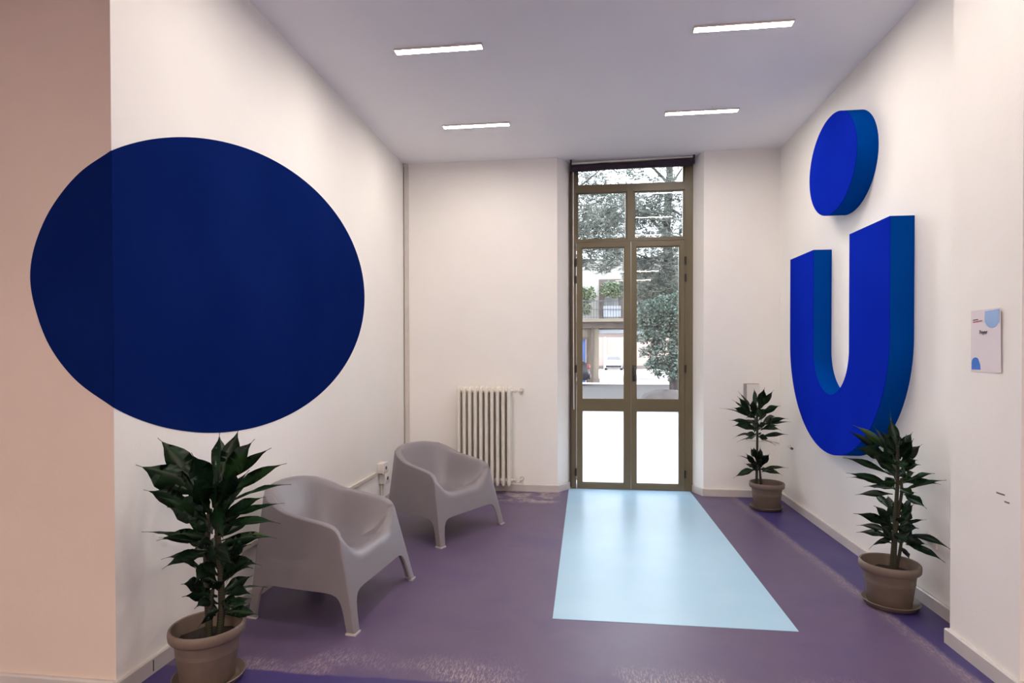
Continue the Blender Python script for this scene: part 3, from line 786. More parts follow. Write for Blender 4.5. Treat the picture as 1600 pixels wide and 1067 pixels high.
# ------------------------------------------------------------------ potted dracaenas
LEAVES = {  # leaf ends and widths taken from image pixels; rolls set relative to camera
'A': [[-1.578,2.256,0.784,-1.759,2.244,0.997,0.095,0.31],[-1.578,2.256,0.757,-1.789,2.159,0.9,0.111,-0.31],[-1.613,2.252,0.709,-1.75,2.152,0.802,0.072,-0.31],[-1.534,2.261,0.749,-1.516,2.115,0.961,0.095,-0.31],[-1.52,2.283,0.816,-1.605,2.429,0.997,0.067,-0.31],[-1.501,2.286,0.816,-1.469,2.36,1.029,0.072,0.31],[-1.484,2.268,0.802,-1.283,2.164,1.01,0.083,0.31],[-1.476,2.269,0.81,-1.291,2.302,0.954,0.042,-0.31],[-1.478,2.289,0.752,-1.228,2.309,0.89,0.047,-0.31],[-1.482,2.268,0.717,-1.211,2.312,0.802,0.036,0.94],[-1.508,2.265,0.651,-1.28,2.235,0.767,0.05,0.31],[-1.502,2.286,0.653,-1.237,2.308,0.725,0.036,-1.03],[-1.51,2.285,0.621,-1.263,2.318,0.636,0.044,-0.31],[-1.508,2.285,0.565,-1.339,2.429,0.538,0.036,0.31],[-1.595,2.274,0.645,-1.779,2.322,0.689,0.089,-0.31],[-1.601,2.273,0.565,-1.782,2.178,0.625,0.036,-1.11],[-1.575,2.256,0.561,-1.619,2.067,0.641,0.036,0.85],[-1.56,2.258,0.444,-1.545,2.048,0.562,0.036,1.03],[-1.575,2.277,0.53,-1.767,2.464,0.418,0.039,0.31],[-1.553,2.259,0.364,-1.517,2.052,0.472,0.061,0.31],[-1.529,2.262,0.316,-1.467,2.058,0.38,0.044,0.31],[-1.497,2.286,0.343,-1.385,2.434,0.317,0.036,0.94],[-1.484,2.268,0.345,-1.246,2.086,0.428,0.039,-0.31],[-1.484,2.268,0.425,-1.25,2.085,0.564,0.044,-0.31],[-1.457,2.271,0.47,-1.278,2.086,0.623,0.039,-0.31],[-1.476,2.269,0.399,-1.247,2.085,0.532,0.036,-0.74],[-1.502,2.286,0.284,-1.501,2.497,0.237,0.036,-0.49],[-1.522,2.263,0.545,-1.324,2.076,0.54,0.056,0.31],[-1.547,2.28,0.685,-1.738,2.468,0.485,0.072,-0.31],[-1.521,2.263,0.717,-1.368,2.092,0.618,0.067,0.31],[-1.566,2.257,0.691,-1.534,2.05,0.77,0.083,-0.31],[-1.503,2.265,0.717,-1.323,2.116,0.895,0.072,-0.31],[-1.547,2.26,0.704,-1.473,2.057,0.879,0.083,-0.31],[-1.498,2.266,0.305,-1.328,2.075,0.357,0.036,0.74],[-1.534,2.282,0.712,-1.706,2.472,0.862,0.067,0.31],[-1.525,2.283,0.792,-1.608,2.484,0.63,0.067,-0.31]],
'B': [[1.629,3.381,0.837,1.712,3.576,1.023,0.036,0.97],[1.598,3.357,0.82,1.354,3.203,0.978,0.043,-0.31],[1.599,3.377,0.796,1.383,3.34,0.935,0.036,-0.55],[1.605,3.358,0.779,1.375,3.229,0.856,0.064,-0.31],[1.609,3.358,0.697,1.363,3.338,0.788,0.036,-0.55],[1.598,3.357,0.813,1.445,3.188,0.977,0.036,-0.85],[1.66,3.385,0.769,1.733,3.536,0.916,0.072,0.31],[1.663,3.365,0.779,1.599,3.182,0.938,0.036,-0.71],[1.67,3.366,0.759,1.631,3.174,0.917,0.05,0.31],[1.68,3.367,0.731,1.636,3.15,0.813,0.039,-0.31],[1.62,3.359,0.636,1.38,3.34,0.706,0.043,-0.31],[1.63,3.381,0.642,1.381,3.34,0.682,0.036,-0.55],[1.634,3.381,0.59,1.472,3.447,0.567,0.036,0.55],[1.68,3.367,0.653,1.763,3.236,0.732,0.036,-0.85],[1.694,3.389,0.652,1.778,3.213,0.682,0.036,0.33],[1.67,3.366,0.612,1.777,3.164,0.714,0.036,-0.71],[1.691,3.388,0.673,1.78,3.45,0.697,0.036,0.71],[1.681,3.367,0.595,1.682,3.155,0.571,0.05,-0.31],[1.631,3.381,0.497,1.623,3.591,0.549,0.036,0.33],[1.627,3.38,0.484,1.713,3.603,0.534,0.036,0.55],[1.624,3.36,0.407,1.444,3.175,0.575,0.043,-0.31],[1.624,3.36,0.421,1.405,3.306,0.5,0.047,-0.31],[1.628,3.381,0.381,1.5,3.496,0.385,0.036,0.71],[1.628,3.381,0.353,1.51,3.52,0.339,0.036,0.55],[1.624,3.36,0.342,1.452,3.127,0.479,0.043,-0.31],[1.618,3.359,0.332,1.408,3.141,0.364,0.036,-0.55],[1.672,3.386,0.453,1.774,3.449,0.522,0.047,0.31],[1.669,3.386,0.405,1.778,3.47,0.458,0.057,0.31],[1.679,3.387,0.418,1.773,3.326,0.473,0.036,0.71],[1.703,3.39,0.37,1.773,3.102,0.381,0.036,-0.55],[1.703,3.39,0.322,1.775,3.167,0.302,0.043,-0.31],[1.679,3.387,0.308,1.777,3.49,0.201,0.036,-0.55],[1.658,3.384,0.418,1.775,3.449,0.334,0.086,0.31],[1.648,3.363,0.39,1.591,3.149,0.387,0.072,-0.31],[1.636,3.382,0.717,1.658,3.596,0.761,0.05,-0.31],[1.65,3.383,0.666,1.716,3.603,0.724,0.057,0.31],[1.646,3.363,0.772,1.577,3.142,0.746,0.057,-0.31],[1.644,3.382,0.614,1.687,3.583,0.643,0.043,0.31],[1.652,3.383,0.363,1.77,3.569,0.249,0.05,-0.31]],
'C': [[1.475,5.364,0.865,1.508,5.548,1.045,0.041,-0.31],[1.497,5.347,0.872,1.513,5.241,1.066,0.07,-0.31],[1.519,5.35,0.883,1.574,5.202,1.047,0.053,-0.31],[1.447,5.361,0.865,1.337,5.418,1.023,0.034,-0.86],[1.43,5.339,0.822,1.278,5.198,0.992,0.047,0.31],[1.431,5.359,0.82,1.288,5.439,0.947,0.034,0.61],[1.431,5.339,0.794,1.228,5.164,0.894,0.058,-0.31],[1.425,5.338,0.8,1.157,5.315,0.877,0.034,-1.06],[1.513,5.349,0.816,1.628,5.193,0.914,0.058,-0.31],[1.453,5.342,0.716,1.209,5.193,0.785,0.047,-0.31],[1.453,5.342,0.688,1.232,5.168,0.739,0.064,0.31],[1.453,5.342,0.655,1.245,5.212,0.631,0.034,-1.06],[1.464,5.363,0.624,1.348,5.503,0.558,0.034,1.06],[1.525,5.371,0.736,1.713,5.587,0.783,0.047,0.31],[1.525,5.371,0.725,1.754,5.389,0.787,0.047,0.31],[1.525,5.371,0.725,1.776,5.392,0.759,0.034,-1.06],[1.514,5.349,0.694,1.617,5.188,0.747,0.035,0.31],[1.519,5.37,0.686,1.754,5.575,0.658,0.047,0.31],[1.508,5.349,0.627,1.749,5.388,0.647,0.041,0.31],[1.508,5.349,0.61,1.574,5.145,0.586,0.034,-1.24],[1.475,5.344,0.827,1.325,5.118,0.805,0.058,-0.31],[1.475,5.365,0.636,1.443,5.55,0.576,0.047,0.31],[1.464,5.343,0.811,1.377,5.121,0.965,0.053,0.31],[1.47,5.344,0.427,1.391,5.122,0.576,0.041,0.31],[1.465,5.343,0.365,1.325,5.114,0.523,0.047,0.31],[1.465,5.343,0.388,1.271,5.167,0.491,0.034,1.24],[1.498,5.347,0.371,1.454,5.155,0.577,0.058,-0.31],[1.514,5.349,0.365,1.532,5.16,0.514,0.053,-0.31],[1.471,5.364,0.339,1.308,5.449,0.245,0.064,-0.31],[1.52,5.35,0.348,1.728,5.305,0.372,0.035,-0.31],[1.526,5.371,0.322,1.752,5.53,0.262,0.041,0.31],[1.509,5.369,0.641,1.628,5.575,0.557,0.034,0.61],[1.486,5.346,0.866,1.457,5.13,0.779,0.058,-0.31],[1.486,5.366,0.781,1.502,5.521,0.621,0.058,-0.31],[1.492,5.347,0.337,1.467,5.164,0.479,0.053,0.31],[1.476,5.344,0.321,1.368,5.119,0.448,0.047,-0.31]]}

def leaf_mesh(b, t, width, phi, rnd):
    d = t-b; L = d.length; dn = d.normalized()
    view = (Vector((0, 0, 1.33)) - (b+t)/2); view -= dn*view.dot(dn); view.normalize()
    s0 = dn.cross(view)
    nrm = (view*math.cos(phi) + s0*math.sin(phi))
    if nrm.z < -0.15: nrm = (view*math.cos(phi) - s0*math.sin(phi))
    s = nrm.cross(dn).normalized()
    horiz = math.hypot(d.x, d.y)/max(L, 1e-5)
    sag = 0.10*L*horiz*rnd.uniform(0.5, 1.2)
    N = 10; rows = []
    ph = rnd.uniform(0, 6.28); wav = rnd.uniform(0.10, 0.26)
    for k in range(N+1):
        f = k/N
        c = b + d*f; c.z += sag*4*f*(1-f)*0.8
        w = width*0.5*(0.16 + 0.84*smooth01((f-0.04)/0.36)) * (1 - smooth01((f-0.50)/0.42)**1.2)
        w = max(w, 0.0012)
        ww = wav*w*math.sin(f*17+ph)
        fold = 0.28*w
        c2 = c - nrm*(fold)
        tw = 0.6*math.sin(f*3+ph)*f
        sv = s*math.cos(tw) + nrm*math.sin(tw)
        rows.append((c2+nrm*0.0009, c + sv*w + nrm*ww, c - sv*w - nrm*ww*0.6, c2-nrm*0.0009))
    verts = [tuple(p) for r in rows for p in r]; faces = []
    for k in range(N):
        a, e = 4*k, 4*(k+1)
        faces += [(a, a+1, e+1, e), (a+2, a, e, e+2), (a+1, a+3, e+3, e+1), (a+3, a+2, e+2, e+3)]
    me = bpy.data.meshes.new('leaf'); me.from_pydata(verts, [], faces)
    return me
POT = [(0.0, 0.020), (0.098, 0.020), (0.103, 0.026), (0.124, 0.188), (0.126, 0.196), (0.138, 0.199), (0.1435, 0.205), (0.1455, 0.222),
       (0.1445, 0.238), (0.139, 0.2445), (0.133, 0.2420), (0.130, 0.230), (0.126, 0.196), (0.1215, 0.180), (0.0, 0.180)]
SAUCER = [(0.0, 0.0), (0.112, 0.0), (0.122, 0.004), (0.136, 0.026), (0.139, 0.030), (0.136, 0.032), (0.131, 0.029), (0.119, 0.011), (0.108, 0.008), (0.0, 0.008)]
def plant(label, x, y, leaves, canes, seed, turn=(0, 0), pale=(), whorls=()):
    rnd = random.Random(seed)
    root = thing('potted_dracaena', label, 'potted plant', (x, y, 0), 0, 'potted dracaenas')
    off = (-x, -y, 0)
    obj('saucer', lathe(BM(), SAUCER, 48), MAT['pot'], root, (turn[0], turn[1], 0), smooth=True, sharp=50)
    pt = obj('pot', lathe(BM(), POT[:-1] + [(0.119, 0.14), (0.0, 0.14)], 56), MAT['pot'], root, (0, 0, -0.010), smooth=True, sharp=50)
    bm = BM(); rings = []
    for r in (0.118, 0.085, 0.05, 0.02):
        rings.append([bm.verts.new((r*math.cos(2*PI*k/20), r*math.sin(2*PI*k/20), 0.168 + 0.010*rnd.random() + (0.118-r)*0.06)) for k in range(20)])
    low = [bm.verts.new((0.112*math.cos(2*PI*k/20), 0.112*math.sin(2*PI*k/20), 0.12)) for k in range(20)]
    rings.insert(0, low)
    for a, b in zip(rings, rings[1:]):
        for k in range(20): bm.faces.new((a[k], a[(k+1) % 20], b[(k+1) % 20], b[k]))
    bm.faces.new(rings[-1]); bm.faces.new(low[::-1])
    obj('soil', bm, MAT['soil'], root, smooth=True)
    for path, r0, r1 in canes:
        n = len(path)
        obj('cane', tube(BM(), path, [r0+(r1-r0)*i/(n-1) for i in range(n)], 10), MAT['cane'], root, off, smooth=True, sharp=60)
    leaves = list(leaves)
    for (sx0, sy0, z0_, z1_, n_, l0, l1) in whorls:
        for k in range(n_):
            f = (k+0.5)/n_; a = k*2.399963 + rnd.uniform(-0.3, 0.3); z = z0_+(z1_-z0_)*f
            el = -0.25 + 1.25*f + rnd.uniform(-0.15, 0.2); L = rnd.uniform(l0, l1)
            tx_ = sx0 + L*math.cos(el)*math.cos(a); ty_ = sy0 + L*math.cos(el)*math.sin(a); tz_ = z + L*math.sin(el)
            tx_ = max(XL+0.03, min(XR-0.03, tx_))
            leaves.append([sx0+0.01*math.cos(a), sy0+0.01*math.sin(a), z, tx_, ty_, tz_, rnd.uniform(0.045, 0.062), rnd.uniform(-0.9, 0.9)])
    for i, (bx_, by_, bz_, tx_, ty_, tz_, w, phi) in enumerate(leaves):
        b, t = Vector((bx_, by_, bz_)), Vector((tx_, ty_, tz_))
        me = leaf_mesh(b, t, w, phi, rnd)
        link('leaf', me, MAT['leaf_pale'] if i in pale else MAT['leaf'], root, off, smooth=True)
plant('tallest looking potted dracaena, in front beside the near armchair under the navy ellipse', -1.546, 2.249, LEAVES['A'],
      [([(-1.553, 2.27, 0.165), (-1.560, 2.268, 0.34), (-1.565, 2.27, 0.50), (-1.546, 2.27, 0.70)], 0.013, 0.010),
       ([(-1.508, 2.27, 0.165), (-1.497, 2.272, 0.30), (-1.500, 2.27, 0.44), (-1.512, 2.268, 0.62), (-1.520, 2.27, 0.77)], 0.015, 0.010),
       ([(-1.530, 2.24, 0.165), (-1.524, 2.236, 0.30), (-1.515, 2.238, 0.38)], 0.010, 0.008)], 3, (0.006, 0.0), pale=(13,),
      whorls=((-1.535, 2.27, 0.46, 0.74, 30, 0.15, 0.24), (-1.500, 2.265, 0.26, 0.46, 18, 0.11, 0.17)))
plant('potted dracaena in front of the blue letter beside the projecting wall end', 1.612, 3.367, LEAVES['B'],
      [([(1.620, 3.367, 0.165), (1.632, 3.367, 0.34), (1.649, 3.367, 0.635), (1.651, 3.367, 0.85)], 0.011, 0.009),
       ([(1.642, 3.372, 0.165), (1.662, 3.372, 0.26), (1.676, 3.37, 0.37)], 0.010, 0.007),
       ([(1.628, 3.352, 0.165), (1.640, 3.36, 0.40), (1.668, 3.362, 0.60), (1.668, 3.365, 0.68)], 0.009, 0.007)], 5, (0.006, 0.0), pale=(1,),
      whorls=((1.652, 3.365, 0.60, 0.84, 20, 0.10, 0.18), (1.660, 3.365, 0.34, 0.50, 12, 0.08, 0.15)))
plant('smallest looking potted dracaena, in the far corner between the door recess and the letter', 1.568, 5.366, LEAVES['C'],
      [([(1.482, 5.366, 0.165), (1.485, 5.366, 0.40), (1.488, 5.366, 0.60), (1.484, 5.366, 0.88)], 0.012, 0.009),
       ([(1.520, 5.362, 0.165), (1.514, 5.362, 0.27), (1.506, 5.364, 0.38)], 0.012, 0.008)], 8, (-0.004, 0.0), pale=(21,),
      whorls=((1.485, 5.366, 0.62, 0.86, 14, 0.10, 0.17), (1.492, 5.366, 0.34, 0.44, 8, 0.08, 0.14)))
# ------------------------------------------------------------------ outdoors: courtyard, building, cars, trees
tag(obj('courtyard_ground', box(BM(), (-60, OUT, -0.22), (60, 140, -0.02)), MAT['yard']), 'pale paved courtyard outside the door', 'ground', kind='structure')
tag(obj('asphalt_strip', box(BM(), (-60, OUT+0.3, -0.06), (60, 29.0, -0.012)), MAT['asphalt']), 'grey pink asphalt strip close to the door', 'ground', kind='structure')
rnd = random.Random(11)
b = thing('courtyard_building', 'ochre building across the courtyard with a carriage passage under its balcony', 'building', (0.5, 31, 0))
bo = (-0.5, -31, 0)
def part(name, mat, boxes, parent=None, bev=0):
    bm = BM()
    for a, c in boxes: box(bm, a, c, bev)
    o = obj(name, bm, mat, parent or b)
    if not parent: o.location = bo
    return o
part('pillar', MAT['render'], [((0.36, 31, -0.02), (0.70, 31.6, 2.80))])
part('pillar_base', MAT['concrete'], [((0.32, 30.95, -0.02), (0.74, 31.65, 0.18))])
part('downpipe', MAT['shutter'], [((0.30, 30.88, -0.02), (0.42, 31.0, 2.85))])
part('ground_floor_wall', MAT['render'], [((-14, 31.2, -0.02), (-0.22, 31.6, 2.80)), ((0.14, 31.2, -0.02), (0.36, 31.6, 2.80)), ((-0.22, 31.2, 2.3), (0.14, 31.6, 2.80))])
part('gate', MAT['blue_door'], [((-0.22, 31.30, -0.02), (0.02, 31.38, 2.26))])
part('gate_frame', MAT['shutter'], [((0.04, 31.15, -0.02), (0.14, 31.4, 2.35)), ((-0.22, 31.15, 2.24), (0.04, 31.4, 2.35))])
part('floor_beam', MAT['concrete'], [((-14, 30.9, 2.80), (7.5, 31.6, 3.10))])
part('balcony_slab', MAT['render'], [((-14, 30.3, 3.10), (7.5, 31.6, 3.26))])
part('passage_beam', MAT['pale_panel'], [((0.70, 31.1, 2.55), (4.2, 31.5, 2.72))])
part('passage_ceiling', MAT['render_pale'], [((0.70, 31.6, 2.74), (7.5, 44, 2.9))])
part('upper_wall', MAT['render_white'], [((-14, 31.6, 3.10), (7.5, 32.0, 6.5))])
part('end_pillar', MAT['render'], [((7.0, 31, -0.02), (7.5, 31.6, 2.8))])
for x in (-2.2, 0.72, 2.8, 4.8):
    w_ = part('window', MAT['shutter'], [((x, 31.52, 3.26), (x+0.24, 31.6, 5.3)), ((x+1.02, 31.52, 3.26), (x+1.26, 31.6, 5.3)), ((x, 31.52, 5.3), (x+1.26, 31.6, 5.4))])
    part('window_pane', MAT['window_pale'], [((x+0.24, 31.56, 3.26), (x+1.02, 31.6, 5.3))], w_)
part('balcony_sheet', MAT['pale_panel'], [((0.92, 30.40, 3.32), (1.78, 30.43, 3.90))])
part('handrail', MAT['iron'], [((-14, 30.34, 4.14), (7.5, 30.38, 4.18)), ((-14, 30.34, 3.72), (7.5, 30.37, 3.74)), ((-14, 30.34, 3.32), (7.5, 30.37, 3.34))])
bars = part('railing_bars', MAT['iron'], [((x*0.14-1.4, 30.345, 3.26), (x*0.14-1.378, 30.365, 4.14)) for x in range(44)])
bars['kind'] = 'stuff'
# white block seen through and beside the passage
wb = thing('rear_building', 'pale rose building far behind the carriage passage', 'building', (5, 64, 0))
def part2(name, mat, a, c): 
    o = obj(name, box(BM(), a, c), mat, wb); o.location = (-5, -64, 0); return o
part2('wall', MAT['render_pale'], (-20, 64, -0.02), (30, 66, 9))
part2('plinth', MAT['concrete'], (-20, 63.9, -0.02), (30, 64, 0.35))
part2('gutter_pipe', MAT['white'], (1.95, 63.8, 0), (2.20, 63.99, 3.6))

def wheel(bm, x, y, r, w, axis):
    d = Vector((w/2, 0, 0)) if axis == 'x' else Vector((0, w/2, 0))
    tube(bm, [Vector((x, y, r))-d, Vector((x, y, r))+d], r, 20)
def car(name, label, loc, rz, paint, scale=1.0, dark_low=True):
    t = thing(name, label, 'car', loc, rz); t.scale = (scale,)*3
    # side profile along X (front at +X), width along Y
    prof = [(-1.95, 0.30), (-2.02, 0.55), (-1.98, 0.92), (-1.80, 1.00), (-1.55, 1.32), (-1.20, 1.46), (-0.2, 1.50), (0.35, 1.40), (0.95, 0.98), (1.75, 0.84), (2.0, 0.62), (2.02, 0.34), (1.85, 0.24), (-1.80, 0.24)]
    bm = BM()
    def half(x, z): return 0.86 - 0.20*max(0.0, (z-0.95)/0.55) - 0.05*(abs(x)/2.0)**4
    vs = [[bm.verts.new((x, s*half(x, z), z)) for x, z in prof] for s in (-1, 1)]
    n = len(prof)
    bm.faces.new(vs[0]); bm.faces.new(vs[1][::-1])
    for i in range(n): bm.faces.new((vs[0][i], vs[1][i], vs[1][(i+1) % n], vs[0][(i+1) % n]))
    es = [e for e in bm.edges]
    bmesh.ops.bevel(bm, geom=es, offset=0.05, segments=2, profile=0.5, affect='EDGES')
    obj('body', bm, paint, t, smooth=True, sharp=35)
    bm = BM()
    for s in (-1, 1):
        y = lambda z: s*(0.86-0.20*max(0.0, (z-0.95)/0.55)+0.006)
        q = [(-1.50, 1.04), (-1.28, 1.36), (-0.2, 1.42), (0.25, 1.34), (0.72, 1.02)]
        extrude_poly(bm, [(x, y(z), z) for x, z in q], [(x, y(z)-s*0.02, z) for x, z in q])
    extrude_poly(bm, [(0.42, -0.58, 1.37), (0.42, 0.58, 1.37), (0.93, 0.70, 1.02), (0.93, -0.70, 1.02)], [(0.37, -0.58, 1.36), (0.37, 0.58, 1.36), (0.88, 0.70, 1.01), (0.88, -0.70, 1.01)])
    extrude_poly(bm, [(-1.61, -0.58, 1.30), (-1.61, 0.58, 1.30), (-1.81, 0.68, 1.04), (-1.81, -0.68, 1.04)], [(-1.57, -0.58, 1.30), (-1.57, 0.58, 1.30), (-1.77, 0.68, 1.04), (-1.77, -0.68, 1.04)])
    obj('windows', bm, MAT['car_glass'], t)
    for x in (-1.25, 1.28):
        for s in (-1, 1):
            bm = BM(); wheel(bm, x, s*0.76, 0.31, 0.22, 'y')
            wl = obj('wheel', bm, MAT['tyre'], t, smooth=True, sharp=40)
            bm = BM(); tube(bm, [(x, s*0.76-0.115, 0.31), (x, s*0.76+0.115, 0.31)], 0.20, 16)
            obj('wheel_rim', bm, MAT['rim'], wl)
    for s in (-1, 1):
        obj('tail_lamp', box(BM(), (-2.03, s*0.72-0.12, 0.78), (-1.90, s*0.72+0.12, 0.98), 0.03), MAT['tail'], t)
        obj('headlamp', box(BM(), (1.80, s*0.62-0.15, 0.62), (1.98, s*0.62+0.15, 0.76), 0.03), MAT['rim'], t)
    obj('bumper', box(BM(), (1.96, -0.75, 0.28), (2.06, 0.75, 0.50), 0.03), MAT['car_dark'] if dark_low else paint, t)
    obj('bumper', box(BM(), (-2.06, -0.75, 0.30), (-1.96, 0.75, 0.52), 0.03), MAT['car_dark'] if dark_low else paint, t)
    return t
# dark car: only its tail shows past the door stile; white car: nose towards the viewer inside the passage
car('dark_car', 'dark blue hatchback whose tail shows at the edge of the glass beside the ochre pillar', (-1.80, 28.2, -0.012), PI-0.03, MAT['car_dark'])
car('white_car', 'white car parked at the end of the carriage passage', (2.82, 60.0, -0.02), -PI/2-0.05, MAT['car_white'])

def trunk_mesh(bm, pts, r0, r1, n=9):
    tube(bm, pts, [r0+(r1-r0)*i/(len(pts)-1) for i in range(len(pts))], n)
def tufts(centres, count, size, seed, blades=7, flat=0.6, leafy=False):
    """foliage made of many small separate blades around the given blob centres (c, radius vector)"""
    r = random.Random(seed); verts, faces = [], []
    tot = sum(w for _, _, w in centres)
    for c, rad, wgt in centres:
        for _ in range(int(count*wgt/tot)):
            while True:
                q = Vector((r.uniform(-1, 1), r.uniform(-1, 1), r.uniform(-1, 1)))
                if q.length < 1: break
            p = Vector(c) + Vector((q.x*rad[0], q.y*rad[1], q.z*rad[2]))
            for _b in range(blades):
                d = Vector((r.gauss(0, 1), r.gauss(0, 1), r.gauss(0, flat)+0.15)).normalized()
                s = d.cross(Vector((r.gauss(0, 1), r.gauss(0, 1), r.gauss(0, 1)))).normalized()
                L = size*r.uniform(0.6, 1.25)
                w = L*(0.22 if leafy else 0.045)
                k = len(verts)
                if leafy:
                    mid = p + d*L*0.45
                    verts += [tuple(p), tuple(mid+s*w), tuple(p+d*L), tuple(mid-s*w)]; faces.append((k, k+1, k+2, k+3))
                else:
                    verts += [tuple(p+s*w), tuple(p-s*w), tuple(p+d*L)]; faces.append((k, k+1, k+2))
    me = bpy.data.meshes.new('foliage'); me.from_pydata(verts, [], faces); return me
def tree(name, label, base, trunk, branches, blobs, count, size, seed, mat, blades=7, leafy=False, r0=0.16, r1=0.07):
    t = thing(name, label, 'tree' if not leafy else 'shrub', base)
    off = tuple(-v for v in base)
    bm = BM(); trunk_mesh(bm, trunk, r0, r1)
    obj('trunk', bm, MAT['bark'], t, off, smooth=True)
    for pts, a, c in branches:
        bm = BM(); trunk_mesh(bm, pts, a, c, 6); obj('branch', bm, MAT['bark'], t, off, smooth=True)
    f = link('foliage', tufts(blobs, count, size, seed, blades, leafy=leafy), mat, t, off); f['kind'] = 'stuff'
    return t
# pine with the trunk behind the right-hand glass
tree('pine_tree', 'tall grey green pine whose trunk rises behind the letter-side glass', (2.95, 20, -0.02),
     [(2.95, 20, -0.05), (2.92, 20, 2.5), (2.72, 20, 4.6), (2.66, 20, 5.6), (2.76, 20, 7.2), (2.70, 20, 10.0)],
     [([(2.68, 20, 5.3), (2.0, 19.6, 5.9), (1.2, 19.4, 6.2), (0.4, 19.2, 6.0)], 0.07, 0.02),
      ([(2.75, 20, 7.0), (2.1, 19.8, 7.6), (1.5, 19.6, 8.6)], 0.06, 0.02), ([(2.75, 20, 6.9), (3.1, 19.8, 7.4), (3.5, 19.7, 8.1)], 0.05, 0.015),
      ([(2.70, 20, 4.7), (2.1, 19.7, 4.5), (1.5, 19.5, 4.7)], 0.05, 0.015), ([(2.9, 20, 3.4), (2.2, 19.7, 3.7), (1.7, 19.6, 3.4)], 0.045, 0.012),
      ([(2.72, 20, 6.2), (3.2, 20.2, 6.0), (3.8, 20.3, 6.3)], 0.05, 0.015)],
     [((1.0, 19.6, 6.0), (1.2, 1.0, 0.7), 3.0), ((2.2, 19.6, 4.7), (0.95, 1.0, 0.75), 3.2), ((2.0, 19.8, 6.4), (0.8, 1.0, 0.55), 1.2),
      ((3.3, 20.2, 6.1), (0.6, 0.8, 0.7), 1.3), ((1.9, 19.7, 3.6), (0.8, 0.8, 0.65), 2.4), ((2.8, 20, 3.7), (0.5, 0.8, 0.7), 1.6),
      ((1.3, 19.4, 8.0), (1.5, 1.0, 0.6), 1.1), ((3.3, 19.8, 7.9), (0.5, 0.8, 0.5), 0.6), ((3.1, 20.3, 4.8), (0.6, 0.8, 0.8), 1.5), ((0.9, 19.6, 7.0), (1.3, 0.9, 0.6), 1.6), ((2.3, 19.8, 5.5), (1.0, 0.9, 0.6), 1.6), ((1.6, 19.7, 4.2), (0.5, 0.8, 0.5), 1.0), ((2.4, 19.6, 3.5), (0.7, 0.6, 0.5), 1.6), ((2.6, 19.7, 6.7), (0.8, 0.7, 0.5), 1.5), ((2.2, 19.6, 5.9), (0.8, 0.7, 0.35), 1.3), ((2.0, 19.7, 7.5), (1.2, 0.8, 0.35), 0.8)],
     7600, 0.19, 21, MAT['needles'], r0=0.20, r1=0.09)
tree('pine_tree', 'leaning pine with dark twigs behind the armchair-side glass', (-1.9, 17, -0.02),
     [(-1.9, 17, -0.05), (-1.8, 17, 2.5), (-1.5, 17, 4.6), (-1.0, 17, 7.5)],
     [([(-1.6, 17, 4.2), (-0.6, 16.8, 4.5), (0.1, 16.6, 4.25), (0.7, 16.5, 4.4)], 0.06, 0.015), ([(-1.3, 17, 5.6), (-0.3, 16.8, 6.0), (0.5, 16.7, 6.6)], 0.06, 0.015),
      ([(-0.3, 16.75, 4.45), (0.1, 16.6, 4.9), (0.4, 16.5, 5.0)], 0.03, 0.01), ([(0.0, 16.65, 4.3), (0.25, 16.6, 3.95), (0.45, 16.6, 3.8)], 0.025, 0.008)],
     [((0.2, 16.8, 5.1), (0.75, 0.8, 0.55), 2.6), ((0.9, 16.8, 4.7), (0.6, 0.7, 0.55), 1.8), ((-0.1, 16.7, 4.2), (0.5, 0.6, 0.35), 1.0),
      ((0.1, 16.8, 6.1), (0.6, 0.8, 0.5), 1.2), ((0.4, 16.7, 3.9), (0.5, 0.6, 0.25), 0.6), ((1.0, 16.8, 5.6), (0.6, 0.7, 0.45), 1.2), ((-0.3, 16.8, 5.5), (0.5, 0.7, 0.6), 1.0), ((0.8, 16.6, 4.1), (0.35, 0.5, 0.3), 0.7), ((-0.1, 16.7, 4.7), (0.5, 0.6, 0.4), 1.1), ((0.6, 16.7, 4.35), (0.5, 0.5, 0.3), 0.9)],
     3600, 0.17, 33, MAT['needles'], r0=0.18, r1=0.08)
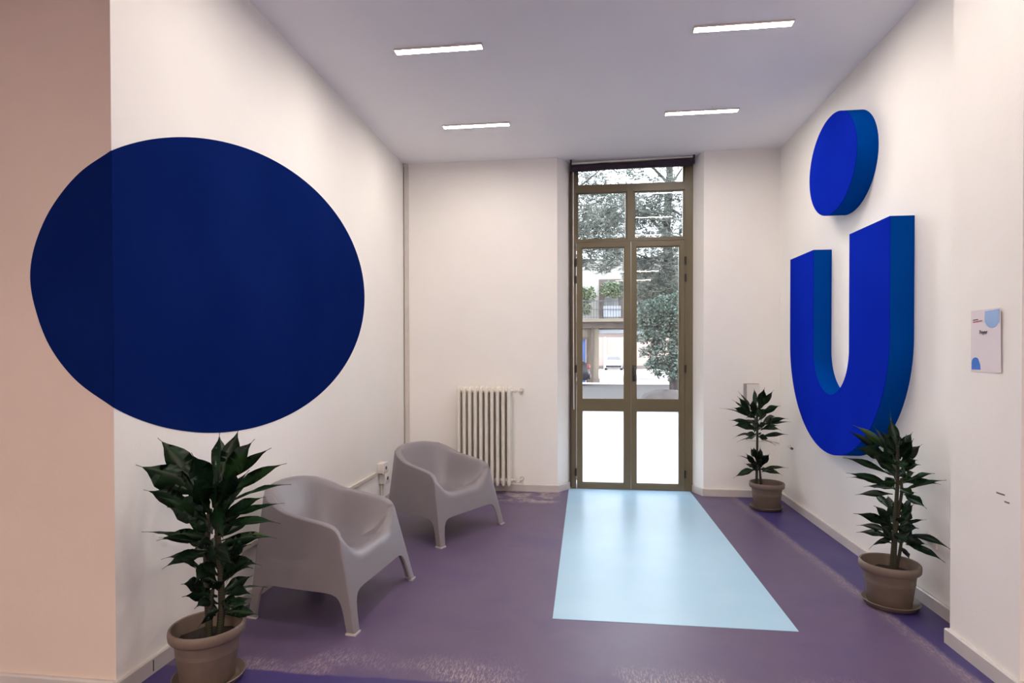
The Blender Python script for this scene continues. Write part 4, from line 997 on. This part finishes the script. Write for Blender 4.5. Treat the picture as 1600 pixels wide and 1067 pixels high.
tree('ivy_shrub', 'teal green ivy and shrub leaves hanging round the trunk beside the mound', (2.75, 18.6, -0.02),
     [(2.80, 18.7, -0.05), (2.78, 18.7, 1.4), (2.70, 18.7, 3.0)],
     [([(2.78, 18.7, 1.5), (2.3, 18.5, 1.9), (1.9, 18.4, 1.5)], 0.03, 0.01), ([(2.75, 18.7, 2.2), (2.2, 18.5, 2.6), (1.7, 18.4, 2.3)], 0.03, 0.01)],
     [((2.55, 18.5, 2.6), (0.55, 0.6, 0.65), 3.2), ((2.1, 18.4, 2.2), (0.45, 0.5, 0.5), 1.8), ((2.25, 18.4, 1.45), (0.38, 0.4, 0.55), 1.5),
      ((2.75, 18.4, 1.6), (0.25, 0.4, 0.9), 1.8), ((2.85, 18.5, 3.0), (0.3, 0.5, 0.4), 0.6), ((2.2, 18.3, 0.95), (0.22, 0.3, 0.25), 0.5), ((1.85, 18.4, 2.75), (0.35, 0.4, 0.35), 1.0), ((1.75, 18.3, 1.95), (0.25, 0.3, 0.25), 0.5), ((2.6, 18.4, 1.0), (0.3, 0.4, 0.4), 0.9), ((2.0, 18.3, 1.1), (0.2, 0.25, 0.2), 0.3), ((2.3, 18.4, 2.9), (0.5, 0.5, 0.30), 0.7), ((1.6, 18.3, 2.4), (0.25, 0.3, 0.3), 0.35), ((1.75, 18.3, 1.45), (0.15, 0.2, 0.2), 0.15)],
     2400, 0.10, 44, MAT['ivy'], blades=5, leafy=True, r0=0.17, r1=0.13)
tree('balcony_shrub', 'light green leafy shrub in front of the upper floor behind the balcony rail', (0.9, 30.9, 3.26),
     [(0.9, 30.9, 3.27), (0.9, 30.9, 3.8), (1.0, 30.9, 4.6)], [],
     [((1.4, 30.9, 4.75), (0.65, 0.3, 0.45), 1.4), ((0.0, 30.9, 4.5), (0.55, 0.3, 0.5), 1.1), ((0.0, 30.9, 3.8), (0.35, 0.3, 0.35), 0.5)],
     420, 0.17, 55, MAT['hedge'], blades=5, leafy=True, r0=0.03, r1=0.015)
# low mound of earth with a stone slab at the foot of the trunk
mo = thing('earth_mound', 'low grey brown mound of earth at the foot of the ivy trunk', 'mound', (2.30, 17.2, -0.02))
bm = BM(); rings = []
for k, (r, z) in enumerate(((1.0, 0.0), (0.85, 0.10), (0.58, 0.28), (0.26, 0.38))):
    rings.append([bm.verts.new((r*math.cos(2*PI*i/22)*(1+0.08*rnd.uniform(-1, 1)), 0.55*r*math.sin(2*PI*i/22), z*(1+0.12*rnd.uniform(-1, 1)))) for i in range(22)])
for a, c in zip(rings, rings[1:]):
    for i in range(22): bm.faces.new((a[i], a[(i+1) % 22], c[(i+1) % 22], c[i]))
bm.faces.new(rings[-1]); bm.faces.new(rings[0][::-1])
obj('soil_heap', bm, MAT['mound'], mo, smooth=True)
obj('stone_slab', box(BM(), (-1.0, -0.85, 0.0), (-0.1, -0.55, 0.14), 0.03), MAT['concrete'], mo)
